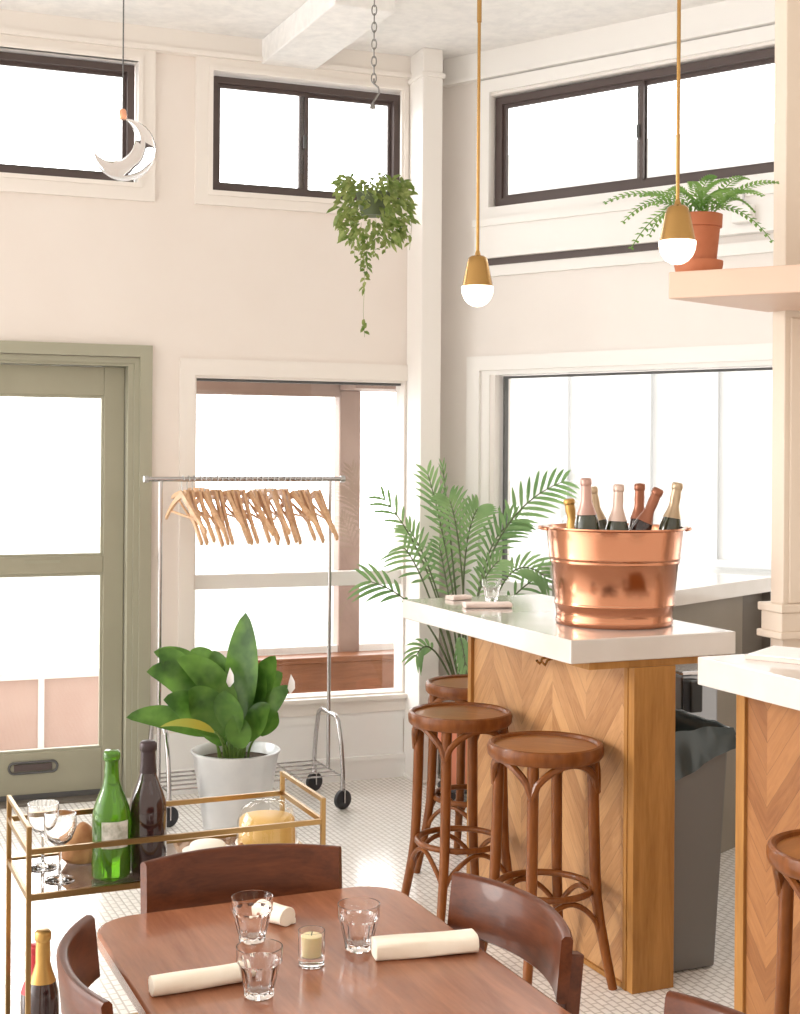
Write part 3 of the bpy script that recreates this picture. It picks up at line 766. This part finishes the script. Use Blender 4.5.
def make_chair(loc, rz, label):
    c = thing('dining_chair', label, 'chair', loc, rz, 'dark wooden chairs around the table')
    # origin at the middle of the backrest chord on the floor; the seat lies towards -y
    sw = .175
    pts = [(-sw, -.02), (-sw * .96, -.27), (-sw * .8, -.30), (sw * .8, -.30), (sw * .96, -.27), (sw, -.02), (sw * .7, .015), (-sw * .7, .015)]
    MB().prism(pts, .43, .455).build('seat', 'chair_wood', c, smooth=False, bevel=.008)
    ap = MB(); ap.bx(-.145, .145, -.27, -.255, .38, .43); ap.bx(-.145, .145, -.025, -.01, .38, .43); ap.bx(-.15, -.135, -.255, -.025, .38, .43); ap.bx(.135, .15, -.255, -.025, .38, .43)
    ap.build('apron', 'chair_wood', c, smooth=False)
    arc_slab(MB(), .385, .052, .715, .822, .019, .0, lean=.10).build('backrest', 'chair_wood', c, ang=50)
    for sx in (-1, 1):
        lg = MB(); lg.tube([(sx * .158, -.03, 0), (sx * .160, -.012, .25), (sx * .162, .004, .45), (sx * .160, .026, .62), (sx * .157, .047, .78)], [.019, .021, .022, .021, .018], 4)
        lg.build('rear_leg', 'chair_wood', c, ang=30, bevel=.003)
        MB().tube([(sx * .148, -.268, 0), (sx * .148, -.262, .43)], [.015, .021], 4).build('front_leg', 'chair_wood', c, ang=30, bevel=.003)
        MB().tube([(sx * .148, -.262, .20), (sx * .158, -.02, .20)], .010, 8).build('stretcher', 'chair_wood', c)
    return c
ch = make_chair((-.293, 2.695, 0), R(17.5), 'dark wooden chair with curved back at the far end of table')
dup(ch, loc=(.182, 2.425, 0), rz=R(-64), label='dark chair tucked in at the right side, below the nearest stool')
dup(ch, loc=(.462, 1.85, 0), rz=R(-66.4), label='dark chair showing only its top corner at the bottom edge')
dup(ch, loc=(-.452, 2.165, 0), rz=R(106), label='dark chair with strongly curved back at bottom left of table')

# ---------------------------------------------------------------- bar cart
CO = (-.805, 3.06); CL, CD = .685, .30
ct = thing('bar_cart', 'slim gold metal bar cart with smoked glass shelves behind the table', 'cart', (*CO, 0), A_ANG)
q = .0055
for x in (0, CL):
    for y in (0, CD): MB().bx(x - q, x + q, y - q, y + q, 0, .778).build('post', 'gold', ct, smooth=False, bevel=.001)
for z, nm, hh in ((.722, 'guard_rail', .006), (.622, 'shelf_frame', .007), (.205, 'shelf_frame', .007)):
    g = MB()
    for y in (0, CD): g.bx(0, CL, y - .004, y + .004, z - hh, z + hh)
    for x in (0, CL): g.bx(x - .004, x + .004, 0, CD, z - hh, z + hh)
    g.build(nm, 'gold', ct, smooth=False)
for x in (0, CL): MB().bx(x - .004, x + .004, 0, CD, .768, .778).build('end_rail', 'gold', ct, smooth=False)
for z in (.625, .208): MB().bx(.004, CL - .004, .004, CD - .004, z - .003, z + .001).build('shelf', 'shelf_glass', ct, smooth=False)
def cart(u, v, z): x, y = bar(u, v, CO); return (x, y, z)
CZ = .6265
make_bottle('wine_bottle', 'bright green glass bottle with pale label on gold cart', 'bottle', cart(.195, .07, CZ), 'green_bottle', 'green_bottle', .288, .0435, lab=(.075, .135, 85, 'label_paper'), foil_low=.9, rz=R(25), capname='neck_ring', neck=.0155)
make_bottle('wine_bottle', 'tall dark bottle with black foil neck on gold cart', 'bottle', cart(.283, .085, CZ), 'dark_bottle', 'foil_dark', .300, .0435, foil_low=.72, neck=.0155)
make_bottle('wine_bottle', 'bottle with gold neck on the lower shelf of the cart', 'bottle', cart(.050, .11, .2095), 'dark_bottle', 'foil_gold', .30, .037, foil_low=.62)
make_bottle('wine_bottle', 'shorter bottle with red foil low on the cart shelf', 'bottle', cart(.052, .21, .2095), 'dark_bottle', 'red_foil', .235, .036, foil_low=.5)
def make_coupe(loc, label, h=.15, r=.037, rz=0):
    g = thing('wine_glass', label, 'glass', loc, rz, 'stemmed glasses on the cart')
    MB().lathe([(0, .003), (.033, 0), (.034, .002), (.012, .006), (.005, .012), (.0035, .03), (.0035, h * .48), (.006, h * .52), (0, h * .52)], seg=28).build('stem', 'glass', g, ang=50)
    MB().lathe([(0, h * .52), (.012, h * .53), (r * .72, h * .62), (r * .98, h * .78), (r, h * .9), (r * .96, h), (r * .93, h), (r * .95, h * .9), (r * .92, h * .78), (r * .66, h * .64), (.01, h * .56), (0, h * .555)], seg=32).build('bowl', 'glass', g, ang=50)
    return g
cg = make_coupe(cart(.063, .2, CZ), 'clear stemmed glass at the back left corner of cart')
dup(cg, loc=cart(.083, .09, CZ), label='clear stemmed glass at the front left corner of cart')
# bread loaf
lf = MB().lathe([(0, 0), (.03, .002), (.042, .018), (.044, .045), (.036, .072), (.018, .088), (0, .092)], seg=20)
for v in lf.b.verts:
    v.co.x *= 1.12 + .16 * math.sin(v.co.z * 150 + v.co.y * 60); v.co.y *= .85 + .1 * math.sin(v.co.x * 120); v.co.z *= .92 + .12 * math.sin(v.co.x * 90 + 1)
o = lf.build('bread_loaf', 'bread', None, loc=cart(.155, .21, CZ), rz=.5); tag(o, 'small crusty brown bread loaf behind the green bottle', 'bread')
# small white cheese on plate
dp = thing('butter_dish', 'small round white cheese on a plate in middle of cart', 'dish', cart(.448, .16, CZ))
MB().lathe([(0, .002), (.035, 0), (.060, .008), (.061, .011), (.036, .004), (0, .005)], seg=32).build('plate', 'ceramic', dp)
MB().lathe([(0, .005), (.040, .005), (.043, .009), (.043, .024), (.039, .028), (0, .029)], seg=32).build('cheese_round', 'rind', dp, ang=50)
fg = MB().lathe([(0, 0), (.010, .002), (.014, .010), (.010, .020), (.003, .027), (0, .028)], seg=16)
o = fg.build('fig', 'bread', None, loc=cart(.523, .13, CZ)); tag(o, 'small brown fig between the white cheese and yellow cheese', 'fruit')
cs = thing('cheese_wheel', 'yellow cheese wheel under a clear low cover on cart', 'cheese', cart(.603, .175, CZ)); cs.scale = (.88, .88, 1.0)
MB().lathe([(0, .002), (.055, 0), (.088, .008), (.089, .011), (.056, .005), (0, .006)], seg=40).build('plate', 'ceramic', cs)
MB().lathe([(0, .006), (.074, .006), (.080, .010), (.077, .068), (.071, .073), (0, .071)], seg=40).build('cheese_block', 'cheese', cs, ang=50)
MB().lathe([(.086, .010), (.084, .06), (.072, .093), (.045, .110), (0, .116)], seg=40).build('clear_cover', 'pane', cs, ang=60)

# ---------------------------------------------------------------- garment rack and hangers
GO = (-1.047, 6.13); GL = .793
gr = thing('garment_rack', 'chrome garment rack on black wheels before the low window', 'garment rack', (*GO, 0), A_ANG)
MB().tube([(-.065, 0, 1.478), (GL + .06, 0, 1.478)], .011, 12).build('top_rail', 'chrome', gr)
for x in (-.065, GL + .06): MB().lathe([(0, -.012), (.015, -.010), (.017, 0), (.015, .010), (0, .012)], (x, 0, 1.478), 16, Matrix.Rotation(R(90), 3, 'Y')).build('end_cap', 'wire', gr)
for x in (0, GL):
    MB().tube([(x, 0, .15), (x, 0, 1.47)], .009, 12).build('upright', 'chrome', gr)
    MB().tube([(x, -.185, .10), (x, -.185, .17), (x, -.165, .28), (x, -.125, .385), (x, -.09, .405), (x, .09, .405), (x, .13, .385), (x, .165, .28), (x, .185, .17), (x, .185, .10)], .010, 10).build('base_hoop', 'chrome', gr)
    for y in (-.185, .185):
        fk = MB(); fk.tube([(x, y, .12), (x, y, .085)], .012, 10); fk.box((x, y - .018, .065), (.006, .022, .06)); fk.box((x, y + .018, .065), (.006, .022, .06)); fk.box((x, y, .09), (.012, .04, .008))
        fk.build('caster_fork', 'chrome', gr, smooth=False)
        MB().lathe([(0, -.011), (.030, -.012), (.043, -.009), (.0445, 0), (.043, .009), (.030, .012), (0, .011)], (x, y - .0, .0448), 24, Matrix.Rotation(R(90), 3, 'X') @ Matrix.Rotation(R(18), 3, 'Y')).build('wheel', 'rubber', gr, ang=30)
sw = MB()
for y in (-.16, -.08, 0, .08, .16): sw.tube([(0, y, .15), (GL, y, .15)], .004, 6)
for x in (0, .2, .4, .6, GL): sw.tube([(x, -.185, .146), (x, .185, .146)], .0045, 6)
sw.build('wire_shelf', 'chrome', gr)

HG = 'wooden hangers on the garment rack'
def make_hanger():
    h = thing('clothes_hanger', 'pale wooden clothes hanger hanging from the chrome rack rail', 'hanger', (0, 0, 0), 0, HG)
    # origin at the rail centre; arms spread along y
    n = 17; rows = []
    for i in range(n):
        u = -1 + 2 * i / (n - 1); y = u * .222
        z = -.068 - .135 * abs(u) ** 1.15; hh = .015 - .006 * abs(u); tx = .006
        fx = .022 * u * u
        rows.append([(fx - tx, y, z - hh), (fx + tx, y, z - hh), (fx + tx, y, z + hh), (fx - tx, y, z + hh), (fx - tx, y, z - hh)])
    mb = MB().grid(rows)
    for r in (rows[0], rows[-1]): mb.b.faces.new([mb.b.verts.new(p) for p in r[:4]])
    bmesh.ops.remove_doubles(mb.b, verts=mb.b.verts, dist=1e-5)
    mb.tube([(.015, -.16, -.163), (.015, .16, -.163)], .0055, 8)
    mb.build('hanger_arms', 'hanger_wood', h, ang=40)
    pts = [(0, 0, -.07), (0, 0, -.045), (0, .012, -.030)]
    for k in range(10):
        a = R(-40 + k * 25); pts.append((0, .0155 * math.cos(a), .0155 * math.sin(a) - .001))
    MB().tube(pts, .0022, 6).build('hook', 'wire', h)
    return h
hg = make_hanger(); rnd = random.Random(11)
NH = 26
for i in range(NH):
    u = .10 + (GL - .145) * i / (NH - 1)
    o = hg if i == 0 else dup(hg)
    x, y = bar(u + rnd.uniform(-.004, .004), 0, GO)
    tilt = R(rnd.uniform(18, 32)) if i % 4 else R(rnd.uniform(0, 10))
    o.location = (x, y, 1.478)
    o.rotation_euler = (-tilt if 0 else tilt, 0, A_ANG + R(rnd.uniform(-3, 9)))

# ---------------------------------------------------------------- pendants
def pendant(loc, zb, label, s=1.0):
    p = thing('pendant_lamp', label, 'lamp', (*loc, CEIL), 0, 'brass pendant lamps over the bar')
    d = zb - CEIL
    MB().lathe([(0, 0), (.05, 0), (.055, -.012), (.012, -.022), (0, -.022)], seg=24).build('ceiling_rose', 'brass', p)
    MB().tube([(0, 0, -.02), (0, 0, -.62)], .0075, 10).build('upper_rod', 'brass', p)
    MB().tube([(0, 0, -.60), (0, 0, d + .155)], .0052, 10).build('lower_rod', 'brass', p)
    MB().lathe([(.006, d + .175), (.010, d + .160), (.022, d + .158), (.029, d + .152), (.034, d + .135), (.0485, d + .064), (.047, d + .064), (.033, d + .13), (0, d + .14)], seg=40).build('lamp_shade', 'brass', p, ang=50)
    MB().lathe([(0, d), (.016, d + .003), (.030, d + .011), (.041, d + .024), (.048, d + .041), (.0500, d + .058), (.0495, d + .0635), (.040, d + .064), (0, d + .064)], seg=32).build('bulb', 'bulb', p, ang=60)
    return p
p1 = pendant((.237, 4.35), 1.6 + (454 - 307.5) / 1400 * 4.35, 'brass pendant lamp hanging lower, left of the copper bucket')
p2 = pendant((.739, 3.75), 1.6 + (455 - 265) / 1400 * 3.75, 'brass pendant lamp hanging in front of the potted fern')

# ---------------------------------------------------------------- glass moon ornament
my = 4.1; mx, mz = px2(122.5, my), 1.6 + (451 - 150) / 1400 * my
mo = thing('moon_ornament', 'clear glass crescent moon hanging on a cord before window', 'ornament', (mx, my, mz))
R1 = .092; rows = []
# crescent: outer circle of radius R1, inner bite circle offset up-left
bc_ = Vector((-.036, .034)); rb = .066
NA = 48; a0, a1 = R(-178), R(88)
for i in range(NA + 1):
    a = a0 + (a1 - a0) * i / NA
    o_ = Vector((math.cos(a), math.sin(a))) * R1
    # inner point: along the direction towards bite centre until its circle
    dv = (bc_ - o_).normalized(); dist = (bc_ - o_).length - rb
    dist = max(dist, .0006); i_ = o_ + dv * dist
    row = []
    n = 16; th = min(.028, dist * .38)
    for k in range(n + 1):
        b = 2 * math.pi * k / n
        p = (o_ + i_) / 2 + (o_ - i_) / 2 * math.cos(b)
        row.append((p.x, th * math.sin(b), p.y))
    rows.append(row)
mb = MB().grid(rows); bmesh.ops.remove_doubles(mb.b, verts=mb.b.verts, dist=1e-5)
mb.build('glass_crescent', 'moon_glass', mo, ang=80)
cx_ = -.006
MB().lathe([(0, .030), (.006, .030), (.010, .026), (.012, .010), (.011, 0), (0, 0)], (cx_, 0, .090), 20).build('cap', 'copper_cap', mo, ang=40)
MB().tube([(cx_, 0, .12), (cx_, 0, CEIL - mz)], .0022, 6).build('cord', 'dark_gasket', mo)

# ---------------------------------------------------------------- plants
def bez(p0, p1, p2, n=8):
    p0, p1, p2 = Vector(p0), Vector(p1), Vector(p2)
    return [p0 * (1 - t) ** 2 + p1 * 2 * t * (1 - t) + p2 * t * t for t in [i / n for i in range(n + 1)]]
# peace lily
PL = (-.684, 5.90)
pl_ = thing('potted_lily', 'leafy peace lily in a pale metal pot behind the cart', 'potted plant', (*PL, 0))
MB().lathe([(0, 0), (.125, 0), (.130, .006), (.180, .330), (.186, .335), (.188, .345), (.182, .348), (.176, .340), (.166, .30), (0, .30)], seg=56).build('pot', 'galv', pl_, ang=50)
MB().lathe([(.17, .302), (.10, .308), (0, .305)], seg=24).build('soil', 'soil', pl_)
def LP(px, py, dy=0.0):
    Y = PL[1] + dy; return Vector((px2(px, Y) - PL[0], dy, 1.6 + (451.5 - py) / 1400 * Y))
lv = MB(); stm = MB()
# (leaf base px,py), (tip px,py), depth of base, depth of tip, width, droop
leaves = [
 ((243, 722), (247, 612), -.02, .02, .130, .00), ((232, 720), (215, 650), .05, .10, .115, .02), ((238, 712), (178, 660), -.05, -.08, .10, .07),
 ((225, 715), (148, 672), -.03, -.02, .115, .09), ((222, 735), (165, 700), -.08, -.16, .11, .05), ((208, 735), (128, 718), .0, .02, .085, .05),
 ((228, 735), (190, 690), -.10, -.16, .12, .03), ((250, 722), (277, 655), .04, .06, .11, .03), ((252, 735), (292, 685), -.02, .0, .075, .03),
 ((250, 740), (272, 705), -.08, -.12, .10, .02), ((246, 730), (262, 665), .0, .04, .12, .03), ((236, 735), (226, 690), -.12, -.18, .11, .02),
 ((228, 700), (192, 650), .08, .13, .10, .05), ((262, 735), (280, 712), .02, .05, .10, .02), ((215, 690), (155, 652), .06, .10, .09, .05),
 ((240, 700), (252, 640), .08, .12, .11, .0), ((225, 745), (200, 705), -.06, -.10, .10, .02), ((244, 748), (236, 715), -.13, -.15, .085, .0),
 ((205, 712), (160, 650), -.02, .02, .10, .06), ((255, 712), (284, 672), .10, .14, .09, .03)]
for (b, tp, db, dt, wd, dr_) in leaves:
    B = LP(*b, db); Tt = LP(*tp, dt); mid = (B + Tt) / 2 + Vector((0, 0, dr_ + .02))
    up = Vector((-.25 + .3 * math.sin(b[0] * 1.7), -1.0, .75))
    lv.blade(bez(B, mid, Tt, 14), wd * 1.28, up=up, fold=.16, prof=lambda u: max(0, math.sin(math.pi * min(1, u ** .9 * .97 + .03))) ** .68)
    root = Vector((max(-.1, min(.1, B.x * .5)), max(-.08, min(.08, B.y * .5)), .305))
    stm.tube(bez(root, (B.x * .55, B.y * .7, (root.z + B.z) / 2 + .03), B, 6), [.006, .0055, .005, .005, .0045, .004, .0035], 6)
lv.build('foliage', 'leaf', pl_, ang=80)
B, Tt = LP(216, 732, -.22), LP(162, 727, -.24)
yl = MB().blade(bez(B, (B + Tt) / 2 + Vector((0, 0, .045)), Tt, 10), .05, up=Vector((0, -.7, 1)), fold=.3)
stm.tube(bez((-.03, -.05, .305), (B + Vector((.05, .05, .0)) * .5), B, 6), .0045, 6)
yo = yl.build('yellow_leaf', 'leaf_yellow', pl_, ang=80); yo['label'] = 'long yellowing leaf drooping left over the pot'
for (a, b, da) in (((236, 716), (218, 735), 0),):
    pass
stm.build('stems', 'stem', pl_, ang=80)
for (px, py, dz) in ((231, 678, -.14), (292, 684, -.02)):
    fl_ = MB(); c = LP(px, py, dz); fl_.blade([c + Vector((0, 0, -.035)), c + Vector((.004, -.012, -.01)), c + Vector((.006, -.012, .015)), c + Vector((.002, 0, .045))], .032, up=Vector((.2, -1, .2)), fold=.5)
    fl_.build('flower', 'paper', pl_, ang=80)


# palm by the column
PP = (.325, 6.52)
pm = thing('potted_palm', 'feathery palm in a salmon pot in the window corner', 'potted plant', (*PP, 0))
MB().lathe([(0, .06), (.105, .06), (.108, .065), (.128, .20), (.131, .21), (.131, .215), (.150, .33), (.152, .36), (.143, .36), (.137, .32), (0, .31)], seg=40).build('pot', 'salmon', pm, ang=50)
MB().lathe([(.14, .325), (0, .325)], seg=24).build('soil', 'soil', pm)
cdm = MB().lathe([(0, .045), (.13, .045), (.14, .05), (.14, .06), (0, .06)], seg=32)
for k in range(4):
    a = R(45 + 90 * k); cdm.lathe([(0, -.008), (.021, -.008), (.0225, 0), (.021, .008), (0, .008)], (.11 * math.cos(a), .11 * math.sin(a), .0226), 14, Matrix.Rotation(R(90), 3, 'X'))
cdm.build('plant_caddy', 'rubber', pm, ang=40)
def PPx(px, py, dy=0.0):
    Y = PP[1] + dy; return Vector((px2(px, Y) - PP[0], dy, 1.6 + (453 - py) / 1400 * Y))
fr = MB(); fs_ = MB()
def frond(p0, p1, p2, n, ll, spread=55, w=.016, droop=.25, start=.35, sides=(1, -1), plane=Vector((0, -1, .25))):
    P = bez(p0, p1, p2, n * 2)
    fs_.tube(P, [.007 - .005 * i / len(P) for i in range(len(P))], 6)
    for i in range(int(len(P) * start), len(P)):
        u = (i - len(P) * start) / (len(P) * (1 - start))
        tg = (P[min(i + 1, len(P) - 1)] - P[i - 1]).normalized(); side = tg.cross(plane).normalized()
        L = ll * (max(.05, math.sin(math.pi * (.12 + .80 * u))) ** .7) * random.uniform(.88, 1.08)
        for s in sides:
            a = R(spread * (1 - .35 * u)); d = (tg * math.cos(a) + side * s * math.sin(a)).normalized()
            e = P[i] + d * L + Vector((0, 0, -droop * L)); m_ = P[i] + d * L * .5 + Vector((0, 0, .05 * L))
            fr.blade(bez(P[i], m_, e, 5), w, up=-plane + Vector((0, 0, .2)), fold=.2, prof=lambda t: max(.03, math.sin(math.pi * (.12 + .86 * t))) ** .8)
base = Vector((0, 0, .33))
frond(base, PPx(462, 520, -.05), PPx(562, 481, .05), 13, .17, 52, .018, .15, .58)
frond(base, PPx(455, 560, -.02), PPx(428, 474, -.05), 13, .13, 40, .015, .15, .62)
frond(base + Vector((0, -.02, 0)), PPx(466, 540, -.1), PPx(450, 500, -.18), 12, .16, 48, .016, .2, .60)
frond(base, PPx(440, 560, -.1), PPx(385, 500, -.20), 9, .13, 40, .014, .25, .72)
frond(base, PPx(440, 600, -.15), PPx(372, 582, -.32), 9, .17, 38, .017, .2, .72)
frond(base, PPx(430, 575, -.2), PPx(405, 548, -.36), 9, .15, 60, .014, .2, .65)
frond(base + Vector((.03, 0, 0)), PPx(490, 530, .0), PPx(545, 575, -.12), 12, .15, 50, .015, .3, .6)
frond(base, PPx(470, 540, .05), PPx(515, 520, .10), 12, .16, 50, .015, .2, .55)
frond(base, PPx(435, 620, -.12), PPx(418, 655, -.30), 8, .12, 40, .014, .3, .6)
frond(base, PPx(455, 590, -.22), PPx(467, 665, -.36), 8, .10, 30, .014, .4, .6)
frond(base, PPx(452, 540, .0), PPx(443, 468, .02), 10, .06, 20, .008, .0, .80)
frond(base, PPx(475, 600, .1), PPx(560, 565, .0), 10, .13, 45, .014, .3, .6)
frond(base, PPx(455, 545, -.06), PPx(478, 508, -.14), 13, .15, 50, .016, .2, .55)
frond(base, PPx(440, 565, -.04), PPx(408, 528, -.02), 11, .12, 48, .014, .2, .6)
frond(base, PPx(462, 590, -.12), PPx(500, 560, -.22), 12, .13, 55, .015, .25, .55)
frond(base, PPx(452, 600, .02), PPx(440, 545, .06), 11, .12, 55, .015, .2, .55)
fs_.build('stems', 'palm_stem', pm, ang=80)
fr.build('fronds', 'palm', pm, ang=80)

# fern on the high shelf
FP = (.862, 4.06, 2.117)
fn = thing('potted_fern', 'arching green fern in a terracotta pot on high shelf', 'potted plant', FP)
MB().lathe([(0, .001), (.062, .001), (.064, .004), (.070, .034), (.070, .044), (.066, .044), (.060, .010), (0, .008)], seg=40).build('saucer', 'terracotta', fn, ang=40)
MB().lathe([(0, .0095), (.046, .0095), (.048, .014), (.0605, .140), (.0665, .142), (.068, .178), (.062, .180), (.058, .16), (0, .158)], seg=40).build('pot', 'terracotta', fn, ang=40)
MB().lathe([(.06, .161), (0, .163)], seg=20).build('soil', 'soil', fn)
fb = MB(); rnd = random.Random(5)
def fern_frond(tip, rise, w=.020, n=16):
    b = Vector((rnd.uniform(-.025, .025), rnd.uniform(-.025, .025), .160)); tip = Vector(tip)
    P = bez(b, (b + tip) / 2 + Vector((0, 0, rise)), tip, n)
    fb.tube(P, .0016, 4)
    for i in range(3, n + 1):
        tg = (P[min(i + 1, n)] - P[i - 1]).normalized(); sd = tg.cross(Vector((0, -.6, .8)))
        if sd.length < .1: sd = tg.cross(Vector((1, 0, 0)))
        sd.normalize(); L = w * (math.sin(math.pi * (.15 + .75 * i / n)) + .15)
        for s in (-1, 1):
            fb.blade([P[i], P[i] + (sd * s + tg * .5) * L * .5, P[i] + (sd * s * 1.0 + tg * .7) * L], .011, up=Vector((0, -.6, .8)), fold=.1)
def FPx(px, py, dy=0.0):
    Y = FP[1] + dy; return (px2(px, Y) - FP[0], dy, 1.6 + (455 - py) / 1400 * Y - FP[2])
for (px, py, dy, rise) in ((604, 203, -.05, .10), (630, 248, -.10, .14), (640, 196, .05, .07), (770, 240, -.08, .13), (775, 182, -.02, .07), (745, 178, .06, .08), (722, 205, -.12, .10), (690, 182, .08, .06), (712, 176, .03, .06), (735, 198, -.10, .10), (752, 210, .06, .10), (655, 205, -.1, .12), (700, 190, -.14, .08), (725, 180, -.05, .06), (668, 190, .02, .07), (760, 195, -.12, .08), (622, 222, .0, .12), (708, 196, .1, .05), (740, 190, .12, .06), (648, 235, .02, .13)):
    fern_frond(FPx(px, py, dy), rise)
fb.build('foliage', 'fern', fn, ang=80)

# hanging trailing plant
HP = (-.113, 5.5)
hp = thing('hanging_plant', 'bushy trailing plant hanging on a chain before the window', 'hanging plant', (*HP, 2.60))
zt = CEIL - 2.60
chn = MB(); z = zt; k = 0
while z > .47:
    pts = []
    for i in range(14):
        a = 2 * math.pi * i / 14; lx = .0095 * math.cos(a); lz = .020 * math.sin(a); pts.append((lx, 0, z - .02 + lz) if k % 2 == 0 else (0, lx, z - .02 + lz))
    chn.tube(pts, .0028, 6, True); z -= .0335; k += 1
chn.build('chain', 'chain_steel', hp)
hk = MB().tube([(0, 0, .47), (0, 0, .45), (.018, 0, .435), (.022, 0, .415), (.010, 0, .395), (-.004, 0, .375)], .004, 8)
hk.lathe([(0, .0), (.012, .0), (.010, .016), (.004, .022), (0, .022)], (-.004, 0, .352), 12)
hk.build('hook', 'chain_steel', hp)
wr = MB()
for k in range(3):
    a = R(90 + 120 * k); wr.tube([(-.004, 0, .352), (.066 * math.cos(a), .066 * math.sin(a), .02)], .0008, 4)
wr.build('hanger_wires', 'wire', hp)
MB().lathe([(0, -.07), (.045, -.07), (.066, .01), (.069, .02), (.062, .02), (0, .0)], seg=28).build('pot', 'palm_stem', hp, ang=50)
vb = MB(); rnd = random.Random(21)
def leaflet(p, d, L, w): 
    p = Vector(p); d = Vector(d).normalized(); vb.blade([p, p + d * L * .35 + Vector((0, 0, .06 * L)), p + d * L * .7, p + d * L + Vector((0, 0, -.12 * L))], w, up=Vector((rnd.uniform(-.5, .5), -1, rnd.uniform(0, 1))), fold=.15)
for i in range(520):
    a = rnd.uniform(0, 2 * math.pi); u = rnd.random()
    rr = .05 + .092 * math.sqrt(rnd.random()); zz = .07 - .24 * u ** 1.3 * (1.0 if rr > .09 else .7)
    rr *= 1.0 if zz > -.08 else (1 - (-.08 - zz) * 2.4)
    p = (rr * math.cos(a), rr * math.sin(a), zz)
    leaflet(p, (math.cos(a) * .6 + rnd.uniform(-.4, .4), math.sin(a) * .6 + rnd.uniform(-.4, .4), rnd.uniform(-1, .35)), rnd.uniform(.028, .055), rnd.uniform(.013, .022))
for (x, y, z0, z1, dn) in ((-.03, -.05, -.15, -.36, 26), (-.02, -.06, -.15, -.30, 16), (.01, -.07, -.12, -.24, 14), (-.07, -.05, -.1, -.24, 12), (.05, -.04, -.12, -.22, 12), (.145, .02, -.02, -.20, 6), (-.045, -.03, -.1, -.27, 10)):
    vb.tube([(x, y, z0), (x * 1.05, y, (z0 + z1) / 2), (x, y, z1)], .0012, 4)
    for j in range(dn):
        zz = z0 + (z1 - z0) * (j + rnd.random()) / dn; leaflet((x, y, zz), (rnd.uniform(-1, 1), rnd.uniform(-.8, .2), rnd.uniform(-1.2, .1)), rnd.uniform(.018, .035), rnd.uniform(.010, .017))
vb.tube([(-.03, -.05, -.36), (-.034, -.05, -.45), (-.028, -.05, -.55)], .0009, 4)
for j in range(5): leaflet((-.03, -.05, -.48 - .012 * j), (rnd.uniform(-1, 1), -.3, rnd.uniform(-1, 0)), .026, .015)
vb.build('foliage', 'vine', hp, ang=80)
